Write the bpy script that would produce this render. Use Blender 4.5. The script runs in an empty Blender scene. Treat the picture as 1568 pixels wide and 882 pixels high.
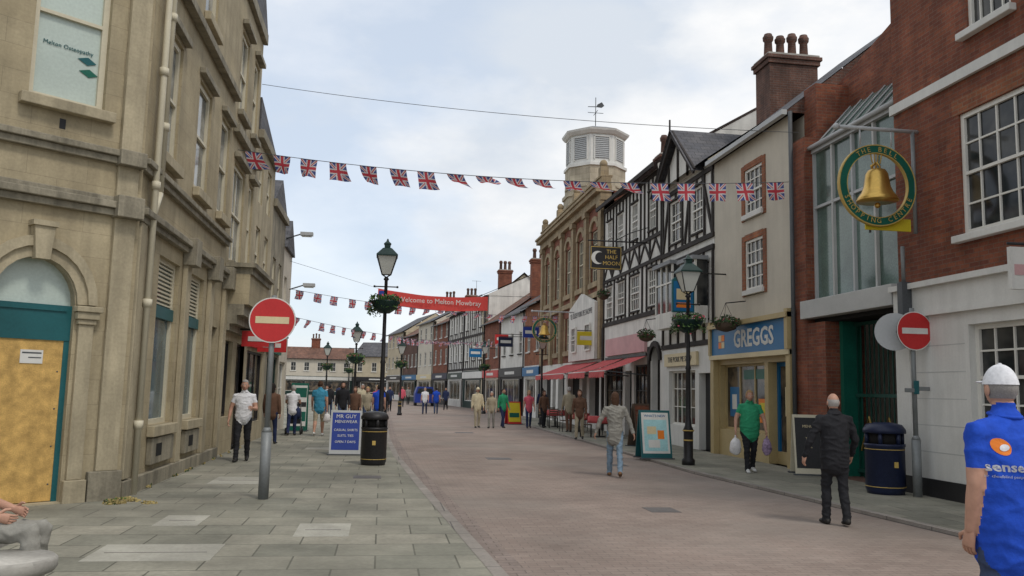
import bpy, math, random
import numpy as np
from mathutils import Vector, Matrix, noise as mnoise
from mathutils.bvhtree import BVHTree
random.seed(7)
sc=bpy.context.scene
COL=sc.collection
# ---------------------------------------------------------------- materials
def nodes(name):
    m=bpy.data.materials.new(name);m.use_nodes=True
    nt=m.node_tree;return m,nt,nt.nodes["Principled BSDF"]
def mixn(nt,typ,fac,a,b):
    n=nt.nodes.new("ShaderNodeMix");n.data_type='RGBA';n.blend_type=typ
    for i,v in ((0,fac),(6,a),(7,b)):
        if hasattr(v,'links'): nt.links.new(v,n.inputs[i])
        elif i==0: n.inputs[0].default_value=v
        else: n.inputs[i].default_value=(*v,1)
    return n.outputs[2]
def noise(nt,vec,scale,detail=4,rough=.55):
    n=nt.nodes.new("ShaderNodeTexNoise");n.inputs["Scale"].default_value=scale
    n.inputs["Detail"].default_value=detail;n.inputs["Roughness"].default_value=rough
    nt.links.new(vec,n.inputs["Vector"]);return n.outputs["Fac"]
def ramp(nt,fac,stops):
    r=nt.nodes.new("ShaderNodeValToRGB");e=r.color_ramp.elements
    while len(e)<len(stops): e.new(.5)
    for i,(p,c) in enumerate(stops):
        e[i].position=p;e[i].color=(c,c,c,1) if not isinstance(c,tuple) else (*c,1)
    nt.links.new(fac,r.inputs[0]);return r.outputs[0]
def mathn(nt,op,a,b=None,c=None):
    n=nt.nodes.new("ShaderNodeMath");n.operation=op
    for i,v in enumerate((a,b,c)):
        if v is None: continue
        if hasattr(v,'links'): nt.links.new(v,n.inputs[i])
        else: n.inputs[i].default_value=v
    return n.outputs[0]
def M(name,col,rough=.85,var=.18,scale=1.5,bump=.15,brick=None,streak=0.,metal=0.,coord='UV',spec=.3,fine=25.,dirt=0.,offset=.5,tint=None,spots=0.):
    """brick=(w,h,mortar,colour2,mortarcolour)"""
    m,nt,b=nodes(name)
    tc=nt.nodes.new("ShaderNodeTexCoord");vec=tc.outputs[coord]
    n1=noise(nt,vec,scale,6);n2=noise(nt,vec,fine,3)
    bf=None
    if brick:
        t=nt.nodes.new("ShaderNodeTexBrick");nt.links.new(vec,t.inputs["Vector"])
        t.inputs["Scale"].default_value=1;t.inputs["Brick Width"].default_value=brick[0];t.inputs["Row Height"].default_value=brick[1]
        t.inputs["Mortar Size"].default_value=brick[2];t.inputs["Mortar Smooth"].default_value=.3
        t.inputs["Color1"].default_value=(*col,1);t.inputs["Color2"].default_value=(*brick[3],1);t.inputs["Mortar"].default_value=(*brick[4],1)
        t.inputs["Bias"].default_value=0;t.offset=offset
        base=t.outputs["Color"];bf=t.outputs["Fac"]
    else: base=col
    c=mixn(nt,'MULTIPLY',1.,base,ramp(nt,n1,[(.3,1-var),(.7,1+var)]))
    c=mixn(nt,'MULTIPLY',1.,c,ramp(nt,n2,[(.3,1-var*.5),(.7,1+var*.5)]))
    if tint:
        n5=noise(nt,vec,.22,5,.6);c=mixn(nt,'MIX',ramp(nt,n5,[(.45,0.),(.62,.55)]),c,tint)
    if streak:
        mp=nt.nodes.new("ShaderNodeMapping");mp.inputs["Scale"].default_value=(2.5,.25,1);nt.links.new(vec,mp.inputs[0])
        n3=noise(nt,mp.outputs[0],1.6,5,.65)
        c=mixn(nt,'MULTIPLY',1.,c,ramp(nt,n3,[(.38,1-streak),(.58,1.)]))
    if dirt:
        n4=noise(nt,vec,.35,7,.7)
        c=mixn(nt,'MULTIPLY',1.,c,ramp(nt,n4,[(.35,1-dirt),(.6,1.)]))
    if spots:
        v=nt.nodes.new("ShaderNodeTexVoronoi");v.inputs["Scale"].default_value=2.6;nt.links.new(vec,v.inputs["Vector"])
        c=mixn(nt,'MULTIPLY',1.,c,ramp(nt,v.outputs["Distance"],[(.045,1-spots),(.075,1.)]))
    nt.links.new(c,b.inputs["Base Color"])
    b.inputs["Roughness"].default_value=rough;b.inputs["Metallic"].default_value=metal
    b.inputs["Specular IOR Level"].default_value=spec
    if bump:
        bn=nt.nodes.new("ShaderNodeBump");bn.inputs["Strength"].default_value=bump;bn.inputs["Distance"].default_value=.01
        h=n2
        if bf is not None: h=mathn(nt,'SUBTRACT',n2,mathn(nt,'MULTIPLY',bf,1.6))
        nt.links.new(h,bn.inputs["Height"]);nt.links.new(bn.outputs[0],b.inputs["Normal"])
    return m
stone=M("stone",(.45,.38,.25),brick=(.78,.34,.004,(.42,.35,.225),(.33,.275,.18)),streak=.14,dirt=.25,bump=.25,var=.15)
stone_pl=M("stone_plain",(.46,.395,.27),streak=.22,dirt=.25,bump=.25,var=.17)
stone_gr=M("stone_grey",(.33,.295,.22),streak=.35,dirt=.3,bump=.3,var=.25)
hallstone=M("hall_stone",(.40,.31,.19),brick=(.6,.3,.008,(.34,.26,.16),(.26,.21,.15)),streak=.25,dirt=.2)
towerstone=M("tower_stone",(.50,.44,.33),brick=(.6,.3,.008,(.45,.39,.29),(.33,.28,.2)),streak=.2,dirt=.15)
brickR=M("brick_red",(.29,.095,.05),brick=(.225,.075,.008,(.19,.06,.038),(.20,.12,.085)),streak=.2,dirt=.25,var=.25,bump=.5)
brickO=M("brick_orange",(.36,.13,.06),brick=(.225,.075,.008,(.28,.095,.05),(.26,.18,.12)),streak=.2,dirt=.25,var=.25,bump=.5)
brickD=M("brick_dark",(.17,.08,.055),brick=(.225,.075,.009,(.12,.06,.045),(.16,.12,.1)),streak=.3,dirt=.3,var=.3,bump=.5)
cream=M("render_cream",(.52,.45,.32),streak=.1,dirt=.12,var=.08,bump=.12)
creamb=M("render_pale",(.58,.53,.44),streak=.05,dirt=.1,var=.06,bump=.12)
white=M("paint_white",(.68,.67,.63),streak=.08,dirt=.08,var=.06,bump=.08,rough=.6)
whitew=M("render_white",(.72,.70,.65),streak=.15,dirt=.12,var=.08,bump=.15)
frame=M("frame_white",(.70,.68,.62),rough=.5,var=.06,bump=.03)
framec=M("frame_cream",(.58,.53,.40),rough=.5,var=.08,bump=.03)
black=M("paint_black",(.024,.023,.024),rough=.45,var=.3,bump=.08)
timber=M("timber_black",(.036,.030,.027),rough=.8,var=.4,bump=.3,fine=40)
slate=M("slate_roof",(.12,.115,.12),brick=(.32,.22,.008,(.085,.085,.095),(.04,.04,.04)),dirt=.3,var=.3,bump=.6,rough=.7)
tile=M("tile_roof",(.22,.11,.075),brick=(.26,.2,.008,(.15,.085,.065),(.06,.04,.03)),dirt=.35,var=.3,bump=.6)
teal=M("paint_teal",(.015,.10,.11),rough=.4,var=.15,bump=.04)
green=M("paint_green",(.01,.11,.075),rough=.4,var=.2,bump=.04)
gateg=M("gate_green",(.012,.06,.045),rough=.5,var=.2,bump=.04)
darkgreen=M("paint_darkgreen",(.012,.035,.03),rough=.4,var=.2,bump=.04)
navy=M("paint_navy",(.014,.02,.05),rough=.4,var=.25,bump=.05)
blueS=M("sign_blue",(.01,.13,.30),rough=.4,var=.08,bump=0)
blueB=M("board_blue",(.02,.045,.26),rough=.4,var=.08,bump=0)
red=M("sign_red",(.50,.03,.03),rough=.4,var=.1,bump=0)
banner_red=M("banner_red",(.60,.07,.06),rough=.8,var=.1,bump=0)
awn=M("awning_red",(.50,.09,.09),rough=.8,var=.15,bump=.05)
awnp=M("panel_pink",(.55,.33,.33),rough=.8,var=.1,bump=.05)
yellow=M("sign_yellow",(.62,.50,.03),rough=.5,var=.08,bump=0)
orange=M("sign_orange",(.75,.20,.02),rough=.5,var=.05,bump=0)
cream_s=M("sign_cream",(.62,.52,.32),rough=.5,var=.08,bump=0)
ochre=M("shop_ochre",(.44,.34,.17),rough=.5,var=.12,bump=.05)
gold=M("gold",(.58,.37,.10),rough=.32,metal=.85,var=.15,bump=.02)
goldp=M("gold_paint",(.52,.36,.10),rough=.5,var=.1,bump=0)
grey=M("metal_grey",(.20,.21,.21),rough=.5,var=.15,bump=.03,metal=.2)
greyd=M("metal_dark",(.08,.085,.09),rough=.5,var=.2,bump=.03)
lgrey=M("paint_lightgrey",(.45,.46,.46),rough=.5,var=.08,bump=.02)
louv=M("paint_louvre",(.33,.34,.34),rough=.6,var=.08,bump=.02)
lead=M("lead_roof",(.26,.27,.28),rough=.6,var=.15,bump=.1)
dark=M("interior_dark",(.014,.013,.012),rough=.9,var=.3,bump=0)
concrete=M("concrete",(.40,.38,.34),var=.2,dirt=.3,bump=.3)
panelw=M("panel_grey_white",(.50,.50,.48),rough=.6,var=.06,dirt=.2,bump=.02)
ply=M("plywood",(.54,.34,.11),rough=.7,var=.28,scale=7,fine=60,bump=.15,streak=.14)
frost=M("frosted_glass",(.46,.53,.48),rough=.25,var=.12,scale=.8,bump=0,spec=.5)
lglass=M("lantern_glass",(.55,.56,.52),rough=.15,var=.05,bump=0,spec=.5)
gglass=M("green_glass",(.10,.15,.13),rough=.12,var=.4,scale=.9,bump=0,spec=.6)
leafA=M("leaf_dark",(.025,.06,.015),rough=.6,var=.4,bump=0,coord='Object')
leafB=M("leaf_light",(.07,.13,.03),rough=.6,var=.4,bump=0,coord='Object')
flower=M("flower_pink",(.5,.08,.12),rough=.6,var=.3,bump=0,coord='Object')
dryg=M("dry_weeds",(.32,.25,.10),rough=.9,var=.4,bump=0,coord='Object')
bark=M("bark",(.1,.07,.05),coord='Object')
def glassmat(name,c1,c2,spec=.35):
    m,nt,b=nodes(name)
    tc=nt.nodes.new("ShaderNodeTexCoord");n=noise(nt,tc.outputs["UV"],1.3,3)
    c=mixn(nt,'MIX',ramp(nt,n,[(.42,0.),(.62,1.)]),c1,c2)
    nt.links.new(c,b.inputs["Base Color"]);b.inputs["Roughness"].default_value=.09;b.inputs["Specular IOR Level"].default_value=spec
    bn=nt.nodes.new("ShaderNodeBump");bn.inputs["Strength"].default_value=.15;bn.inputs["Distance"].default_value=.02
    nt.links.new(noise(nt,tc.outputs["UV"],2.,1),bn.inputs["Height"]);nt.links.new(bn.outputs[0],b.inputs["Normal"])
    return m
glass=glassmat("window_glass",(.016,.018,.02),(.07,.07,.065))
shopg=glassmat("shop_glass",(.02,.02,.02),(.16,.12,.08))
bluegl=glassmat("blinds_glass",(.05,.09,.11),(.12,.17,.18))
curt=glassmat("curtained_glass",(.10,.11,.11),(.34,.34,.31))
def flagmat():
    m,nt,b=nodes("union_flag")
    tc=nt.nodes.new("ShaderNodeTexCoord");s=nt.nodes.new("ShaderNodeSeparateXYZ");nt.links.new(tc.outputs["UV"],s.inputs[0])
    a=mathn(nt,'ABSOLUTE',mathn(nt,'SUBTRACT',s.outputs[0],.5));c=mathn(nt,'ABSOLUTE',mathn(nt,'SUBTRACT',s.outputs[1],.5))
    cr=mathn(nt,'MINIMUM',a,c);dg=mathn(nt,'ABSOLUTE',mathn(nt,'SUBTRACT',a,c))
    lt=lambda x,v:mathn(nt,'LESS_THAN',x,v)
    col=mixn(nt,'MIX',lt(dg,.11),(.07,.09,.28),(.66,.64,.64))
    col=mixn(nt,'MIX',lt(dg,.035),col,(.55,.06,.08))
    col=mixn(nt,'MIX',lt(cr,.15),col,(.66,.64,.64))
    col=mixn(nt,'MIX',lt(cr,.08),col,(.55,.06,.08))
    nt.links.new(col,b.inputs["Base Color"]);b.inputs["Roughness"].default_value=.8
    tr=nt.nodes.new("ShaderNodeBsdfTranslucent");nt.links.new(col,tr.inputs[0])
    mx=nt.nodes.new("ShaderNodeMixShader");mx.inputs[0].default_value=.35;out=nt.nodes["Material Output"]
    nt.links.new(b.outputs[0],mx.inputs[1]);nt.links.new(tr.outputs[0],mx.inputs[2]);nt.links.new(mx.outputs[0],out.inputs[0])
    return m
flag=flagmat()
# ---------------------------------------------------------------- builder
def frm(o,u,n):
    u=Vector((u[0],u[1],0)).normalized();n=Vector((n[0],n[1],0)).normalized()
    return Matrix(((u.x,n.x,0,o[0]),(u.y,n.y,0,o[1]),(0,0,1,o[2] if len(o)>2 else 0),(0,0,0,1)))
RF=frm((9.35,0),(0,1),(-1,0));LF=frm((-3.65,0),(0,1),(1,0));I4=Matrix.Identity(4)
BEVEL={'string_courses','sills','canopy','cornice','corner_pilaster','door_pilasters','plinth','cap','stack','legs_stone','direction_plate'}
def tube(pts,rad,side=(1,0,0),n=12,caps=True):
    pts=[Vector(p) for p in pts];rad=[(r,r) if not isinstance(r,tuple) else r for r in rad]
    rings=[];N=len(pts);side=Vector(side)
    def ax(t):
        A=side-t*side.dot(t)
        if A.length<1e-3: A=Vector((0,1,0))-t*t.y
        A.normalize();return A,t.cross(A)
    T=[]
    for i in range(N):
        t=(pts[min(i+1,N-1)]-pts[max(i-1,0)]).normalized();T.append(t)
    if caps:
        A,B=ax(T[0]);r=rad[0]
        for k in (75,45,20):
            s=math.sin(math.radians(k));c=math.cos(math.radians(k));rings.append((pts[0]-T[0]*min(r)*s,A,B,r[0]*c,r[1]*c))
    for i in range(N):
        A,B=ax(T[i]);rings.append((pts[i],A,B,*rad[i]))
    if caps:
        A,B=ax(T[-1]);r=rad[-1]
        for k in (20,45,75):
            s=math.sin(math.radians(k));c=math.cos(math.radians(k));rings.append((pts[-1]+T[-1]*min(r)*s,A,B,r[0]*c,r[1]*c))
    V=[];F=[]
    for (p,A,B,a,b) in rings:
        for j in range(n):
            th=2*math.pi*j/n;V.append(p+A*a*math.cos(th)+B*b*math.sin(th))
    for i in range(len(rings)-1):
        for j in range(n):
            k=(j+1)%n;F.append((i*n+j,i*n+k,(i+1)*n+k,(i+1)*n+j))
    F.append(tuple(range(n-1,-1,-1)));F.append(tuple((len(rings)-1)*n+j for j in range(n)))
    return V,F
def ellips(c,r,nu=16,nv=10):
    V=[];F=[];c=Vector(c)
    for i in range(1,nv):
        ph=math.pi*i/nv
        for j in range(nu):
            th=2*math.pi*j/nu;V.append(c+Vector((r[0]*math.sin(ph)*math.cos(th),r[1]*math.sin(ph)*math.sin(th),r[2]*math.cos(ph))))
    for i in range(nv-2):
        for j in range(nu):
            k=(j+1)%nu;F.append((i*nu+j,(i+1)*nu+j,(i+1)*nu+k,i*nu+k))
    V.append(c+Vector((0,0,r[2])));V.append(c-Vector((0,0,r[2])));t=len(V)-2
    for j in range(nu):
        k=(j+1)%nu;F.append((t,j,k));F.append((t+1,(nv-2)*nu+k,(nv-2)*nu+j))
    return V,F
class Obj:
    def __init__(s,name,M=None,loc=(0,0,0)):
        s.name=name;s.M=M if M is not None else I4;s.P={};s.loc=Vector(loc)
    def _p(s,p):
        if p not in s.P: s.P[p]=dict(v=[],f=[],m=[],uv=[],s=[],mats=[])
        return s.P[p]
    def mesh(s,p,mat,V,F,smooth=False,uvs=None):
        d=s._p(p)
        if mat not in d['mats']: d['mats'].append(mat)
        mi=d['mats'].index(mat);o=len(d['v']);V=[Vector(v) for v in V]
        d['v']+= [s.M@v for v in V]
        for fi,f in enumerate(F):
            d['f'].append([o+i for i in f]);d['m'].append(mi);d['s'].append(smooth)
            if uvs: d['uv']+= [uvs[i] for i in f];continue
            a=V[f[1]]-V[f[0]];n=a.cross(V[f[2]]-V[f[0]])
            if len(f)>3 and n.length<1e-9: n=(V[f[2]]-V[f[0]]).cross(V[f[3]]-V[f[0]])
            ax=max(range(3),key=lambda i:abs(n[i]))
            if n.length>0 and abs(n.z)/n.length>.35 and abs(n.z)/n.length<.97: # roof slope
                L=1/max(.2,math.sqrt(1-(n.z/n.length)**2))
                if abs(n.x)>abs(n.y): d['uv']+=[(V[i].y,V[i].z*L) for i in f]
                else: d['uv']+=[(V[i].x,V[i].z*L) for i in f]
            elif ax==0: d['uv']+=[(V[i].y,V[i].z) for i in f]
            elif ax==1: d['uv']+=[(V[i].x,V[i].z) for i in f]
            else: d['uv']+=[(V[i].x,V[i].y) for i in f]
    def quad(s,p,mat,*pts): s.mesh(p,mat,pts,[tuple(range(len(pts)))])
    def box(s,p,mat,a,b):
        x0,y0,z0=a;x1,y1,z1=b
        V=[(x0,y0,z0),(x1,y0,z0),(x1,y1,z0),(x0,y1,z0),(x0,y0,z1),(x1,y0,z1),(x1,y1,z1),(x0,y1,z1)]
        s.mesh(p,mat,V,[(0,3,2,1),(4,5,6,7),(0,1,5,4),(1,2,6,5),(2,3,7,6),(3,0,4,7)])
    def tube(s,p,mat,pts,rad,side=(1,0,0),n=10,caps=False,smooth=True):
        V,F=tube(pts,rad,side,n,caps);s.mesh(p,mat,V,F,smooth)
    def cyl(s,p,mat,a,b,r0,r1=None,n=14,smooth=True):
        r1=r0 if r1 is None else r1;s.tube(p,mat,[a,b],[r0,r1],(1,0.001,0) if abs((Vector(b)-Vector(a)).normalized().x)<.9 else (0,1,0),n,False,smooth)
    def lathe(s,p,mat,c,prof,n=16,smooth=True,rot=0.):
        V=[];F=[]
        for r,z in prof:
            for j in range(n):
                t=2*math.pi*j/n+rot;V.append((c[0]+r*math.cos(t),c[1]+r*math.sin(t),c[2]+z))
        for i in range(len(prof)-1):
            for j in range(n):
                k=(j+1)%n;F.append((i*n+j,i*n+k,(i+1)*n+k,(i+1)*n+j))
        F.append(tuple(range(n-1,-1,-1)));F.append(tuple((len(prof)-1)*n+j for j in range(n)))
        s.mesh(p,mat,V,F,smooth)
    def ell(s,p,mat,c,r,nu=14,nv=9):
        V,F=ellips(c,r,nu,nv);s.mesh(p,mat,V,F,True)
    def prism(s,p,mat,poly,w0,w1):
        n=len(poly);V=[(u,w0,z) for u,z in poly]+[(u,w1,z) for u,z in poly]
        F=[tuple(range(n-1,-1,-1)),tuple(range(n,2*n))]+[(i,(i+1)%n,n+(i+1)%n,n+i) for i in range(n)]
        s.mesh(p,mat,V,F)
    def beam(s,p,mat,a,b,wd,w0,w1):
        a=Vector(a);b=Vector(b);d=(b-a).normalized();q=Vector((-d.y,d.x))*wd/2
        s.prism(p,mat,[tuple(a-q),tuple(b-q),tuple(b+q),tuple(a+q)],w0,w1)
    def wall(s,p,mat,u0,u1,z0,z1,ops=(),w=0.,dep=.2,rmat=None):
        us=sorted({u0,u1,*[o[0] for o in ops],*[o[1] for o in ops]});zs=sorted({z0,z1,*[o[2] for o in ops],*[o[3] for o in ops]})
        us=[u for u in us if u0<=u<=u1];zs=[z for z in zs if z0<=z<=z1]
        for i in range(len(us)-1):
            for j in range(len(zs)-1):
                cu=(us[i]+us[i+1])/2;cz=(zs[j]+zs[j+1])/2
                if any(o[0]<cu<o[1] and o[2]<cz<o[3] for o in ops): continue
                s.quad(p,mat,(us[i],w,zs[j]),(us[i+1],w,zs[j]),(us[i+1],w,zs[j+1]),(us[i],w,zs[j+1]))
        r=rmat or mat
        for a,b,c,d in ops:
            s.quad(p,r,(a,w,c),(a,w-dep,c),(a,w-dep,d),(a,w,d));s.quad(p,r,(b,w,c),(b,w-dep,c),(b,w-dep,d),(b,w,d))
            s.quad(p,r,(a,w,d),(b,w,d),(b,w-dep,d),(a,w-dep,d));s.quad(p,r,(a,w,c),(b,w,c),(b,w-dep,c),(a,w-dep,c))
    def win(s,u0,u1,z0,z1,w=-.14,cols=2,rows=2,fm=None,gm=None,fw=.06,bar=.028,rail=True,p='windows'):
        fm=fm or frame;gm=gm or glass;e=.012
        s.quad('glass',gm,(u0,w,z0),(u1,w,z0),(u1,w,z1),(u0,w,z1))
        s.box(p,fm,(u0-e,w-.02,z0-e),(u0+fw,w+.05,z1+e));s.box(p,fm,(u1-fw,w-.02,z0-e),(u1+e,w+.05,z1+e))
        s.box(p,fm,(u0+fw,w-.018,z0-e),(u1-fw,w+.048,z0+fw));s.box(p,fm,(u0+fw,w-.018,z1-fw),(u1-fw,w+.048,z1+e))
        zm=(z0+z1)/2
        if rail: s.box(p,fm,(u0+fw,w-.015,zm-.025),(u1-fw,w+.055,zm+.025))
        for i in range(1,cols):
            u=u0+(u1-u0)*i/cols;s.box(p,fm,(u-bar/2,w-.012,z0+fw),(u+bar/2,w+.03,z1-fw))
        for j in range(1,rows):
            z=z0+(z1-z0)*j/rows
            if rail and abs(z-zm)<.03: continue
            s.box(p,fm,(u0+fw,w-.01,z-bar/2),(u1-fw,w+.027,z+bar/2))
    def text(s,p,mat,body,org,xd,size,off=.004,align='CENTER',yd=(0,0,1),ext=.002,sx=1.,bold=0.,bvh=None):
        c=bpy.data.curves.new("t","FONT");c.body=body;c.size=size;c.align_x=align;c.align_y='CENTER';c.extrude=ext;c.resolution_u=2;c.offset=bold
        o=bpy.data.objects.new("t",c);COL.objects.link(o)
        dg=bpy.context.evaluated_depsgraph_get();me=o.evaluated_get(dg).to_mesh()
        xd=Vector(xd).normalized();yd=Vector(yd);nn=xd.cross(yd).normalized();org=Vector(org)
        V=[org+xd*v.co.x*sx+yd*v.co.y+nn*(v.co.z+off) for v in me.vertices];F=[tuple(f.vertices) for f in me.polygons]
        if bvh: V=wrap(V,nn,bvh)
        k=s.M;s.M=I4;s.mesh(p,mat,V,F);s.M=k
        o.evaluated_get(dg).to_mesh_clear();bpy.data.objects.remove(o);bpy.data.curves.remove(c)
    def leaves(s,p,c,r,n,size=.05,fl=0,mats=None):
        mats=mats or (leafA,leafB)
        for i in range(n):
            d=Vector((random.gauss(0,1),random.gauss(0,1),random.gauss(0,1))).normalized()*(random.random()**.4)
            q=Vector(c)+Vector((d.x*r[0],d.y*r[1],d.z*r[2]))
            a=Vector((random.gauss(0,1),random.gauss(0,1),random.gauss(0,1))).normalized();b=a.orthogonal().normalized();z=size*random.uniform(.6,1.4)
            mt=flower if (fl and random.random()<fl) else (mats[0] if random.random()<.6 else mats[1])
            s.mesh(p,mt,[q-a*z-b*z*.1,q-b*z*.5,q+a*z,q+b*z*.5],[(0,1,2,3)])
    def done(s):
        objs=[]
        for pn,d in s.P.items():
            me=bpy.data.meshes.new(pn);me.from_pydata([tuple(v-s.loc) for v in d['v']],[],d['f'])
            for m in d['mats']: me.materials.append(m)
            me.polygons.foreach_set('material_index',d['m']);me.polygons.foreach_set('use_smooth',d['s'])
            uv=me.uv_layers.new(name="UVMap");uv.data.foreach_set('uv',[x for t in d['uv'] for x in t])
            me.update();o=bpy.data.objects.new(pn,me);COL.objects.link(o);objs.append(o)
            if pn in BEVEL:
                b=o.modifiers.new("bevel","BEVEL");b.width=.012;b.segments=2;b.limit_method='ANGLE'
        e=bpy.data.objects.new(s.name,None);e.location=s.loc;COL.objects.link(e)
        for o in objs: o.parent=e
        return e
def wrap(V,nn,bvh,off=.004):
    out=[]
    for v in V:
        h=bvh.ray_cast(v+nn*.4,-nn);out.append(h[0]+nn*off if h[0] is not None else v)
    return out
# ---------------------------------------------------------------- people
def cloth(name,c,r=.9): return M(name,c,rough=r,var=.15,scale=9,fine=45,bump=.35,coord='Object')
skin=M("skin",(.48,.27,.19),rough=.55,var=.08,scale=20,bump=.05,coord='Object')
hairG=M("hair_grey",(.32,.30,.28),coord='Object',fine=120,var=.3);hairB=M("hair_brown",(.07,.035,.02),coord='Object',fine=120,var=.4)
hairD=M("hair_dark",(.02,.015,.012),coord='Object',fine=120,var=.4);hairL=M("hair_fair",(.35,.22,.1),coord='Object',fine=120,var=.3)
c_white=cloth("cloth_white",(.68,.68,.70));c_black=cloth("cloth_black",(.018,.018,.021));c_blue=cloth("cloth_royal_blue",(.015,.07,.47))
c_green=cloth("cloth_green",(.03,.27,.13));c_grey=cloth("cloth_grey",(.26,.25,.22));c_jean=cloth("cloth_denim_light",(.20,.28,.36))
c_navy=cloth("cloth_navy",(.02,.03,.08));c_teal=cloth("cloth_teal",(.05,.25,.38));c_pink=cloth("cloth_pink",(.55,.10,.14))
c_cream=cloth("cloth_cream",(.55,.48,.33));c_brown=cloth("cloth_brown",(.13,.07,.045));c_beige=cloth("cloth_beige",(.36,.31,.22))
c_cap=cloth("cloth_cap",(.68,.68,.70))
c_jd=cloth("cloth_denim_dark",(.05,.07,.13));c_shoe=cloth("shoe_black",(.02,.018,.016),.5);c_shb=cloth("shoe_brown",(.22,.12,.06),.6);c_shw=cloth("shoe_white",(.6,.6,.58),.6)
eyew=M("eye_white",(.7,.7,.68),rough=.2,var=.02,bump=0);lip=M("lip",(.38,.13,.11),rough=.5,var=.05,bump=0)
def remesh(V,F,vox,smooth=4):
    me=bpy.data.meshes.new("r");me.from_pydata([tuple(v) for v in V],[],F);me.update()
    o=bpy.data.objects.new("r",me);COL.objects.link(o)
    m=o.modifiers.new("R","REMESH");m.mode='VOXEL';m.voxel_size=vox
    if smooth: q=o.modifiers.new("S","SMOOTH");q.factor=.5;q.iterations=smooth
    dg=bpy.context.evaluated_depsgraph_get();e=o.evaluated_get(dg)
    out=bpy.data.meshes.new_from_object(e,depsgraph=dg)
    bpy.data.objects.remove(o);bpy.data.meshes.remove(me);return out
def attach(o,e):
    for pn,dd in o.P.items():
        m2=bpy.data.meshes.new(pn);m2.from_pydata([tuple(v) for v in dd['v']],[],dd['f'])
        for m in dd['mats']: m2.materials.append(m)
        m2.polygons.foreach_set('material_index',dd['m']);m2.polygons.foreach_set('use_smooth',dd['s'])
        q=bpy.data.objects.new(pn,m2);COL.objects.link(q);q.parent=e
def person(name,loc,face,H=1.75,top=c_white,bot=c_black,hair=hairB,style='short',sleeve=.55,stride=.3,lead=1,
           arms=None,fat=0.,shoe=c_shoe,shorts=False,vox=.016,lean=0.,legs=None,pelvis=None,headturn=0.,hem=.84,cap=None,collar=None,fold=1.):
    """face = heading in degrees, 0 = +Y (away from the camera), 180 = toward it"""
    k=H/1.75;hip=Vector((0,0,.90)) if pelvis is None else Vector(pelvis)
    up=lambda z,dy=0.: hip+Vector((0,(z-.9)*lean+dy,(z-.9)))
    V=[];F=[];S=[]
    def add(pts,rad,lab,side=(1,0,0),n=16):
        v,f=tube(pts,rad,side,n,True);o=len(V);V.extend(v);F.extend([tuple(o+i for i in q) for q in f])
        rr=[r if isinstance(r,tuple) else (r,r) for r in rad]
        for i in range(len(pts)-1): S.append((Vector(pts[i]),Vector(pts[i+1]),min(rr[i]),min(rr[i+1]),lab,i/(len(pts)-1),1/(len(pts)-1)))
    g=fat
    add([up(hem),up(.95),up(1.07),up(1.2),up(1.32),up(1.41),up(1.46)],
        [(.172+g*.5,.122+g*.5),(.172+g*.7,.125+g*.8),(.152+g,.112+g*1.1),(.168+g*.7,.12+g*.8),(.185+g*.3,.122+g*.3),(.175,.10),(.10,.075)],'torso',n=24)
    add([up(1.43),up(1.50,.008),up(1.57,.02)],[.065,.056,.056],'neck')
    for sg in (-1,1):
        h=hip+Vector((sg*.09,0,0))
        if legs: kn=Vector(legs[sg][0]);an=Vector(legs[sg][1])
        else:
            st=stride*(1 if sg==lead else -1)
            fwd=st>0
            kn=hip+Vector((sg*.095,st*.42+(.05 if fwd else .03),-.43));an=Vector((sg*.095,st*(1.0 if fwd else 1.15)*.85,.085+(0 if fwd else abs(st)*.16)))
        tr=.082+g*.25
        add([h,h.lerp(kn,.5),kn],[tr+.006,tr*.9,.064],'thigh')
        md=kn.lerp(an,.35)+Vector((0,-.015,0))
        add([kn,md,kn.lerp(an,.75),an+Vector((0,0,-.02))],[.062,.062,.055 if not shorts else .043,.054 if not shorts else .036],'calf')
        toe=an+Vector((sg*.015,.145,-.055));heel=an+Vector((0,-.045,-.045))
        if not legs and not(stride*(1 if sg==lead else -1)>0) and stride: heel.z+=abs(stride)*.05; toe.z=.035
        add([heel,an+Vector((0,.05,-.045)),toe],[(.038,.042),(.045,.04),(.040,.028)],'shoe')
    hands=[]
    arms=arms or {}
    for sg in (-1,1):
        sh=up(1.405)+Vector((sg*(.185+g*.2),0,0))
        sw=-stride*(1 if sg==lead else -1)
        ed,wd=arms.get(sg,((sg*.18,sw*.7,-1),(sg*.06,sw*.9+.25,-1)))
        el=sh+Vector(ed).normalized()*.29;wr=el+Vector(wd).normalized()*.25
        add([up(1.41)+Vector((sg*.10,0,0)),sh,sh.lerp(el,.5),el],[.06,.062,.053 if sleeve<.9 else .056,.043 if sleeve<1 else .05],'uarm')
        add([el,el.lerp(wr,.35),wr],[.042 if sleeve<1 else .049,.041 if sleeve<1 else .047,.029 if sleeve<1 else .036],'farm')
        hands.append((sg,wr,Vector(wd).normalized()))
    me=remesh(V,F,vox)
    n=len(me.polygons);C=np.zeros(n*3);me.polygons.foreach_get('center',C);C=C.reshape(n,3)
    best=np.full(n,1e9);lab=np.zeros(n,int);T=np.zeros(n)
    names=['torso','neck','uarm','farm','thigh','calf','shoe']
    for a,b,ra,rb,l,t0,dt in S:
        a_=np.array(a);d=np.array(b)-a_;L=max(1e-9,d@d);t=np.clip((C-a_)@d/L,0,1)
        dist=np.linalg.norm(C-(a_+t[:,None]*d),axis=1)-(ra+(rb-ra)*t)
        if l=='torso': dist-=.03
        m=dist<best;best[m]=dist[m];lab[m]=names.index(l);T[m]=(t0+t*dt)[m]
    mats=[top,bot,skin,shoe];mi=np.zeros(n,int)
    mi[lab==1]=np.where(C[lab==1][:,2]>up(1.475).z,2,0)
    mi[(lab==2)&(T>.35+sleeve*.65)]=2
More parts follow.
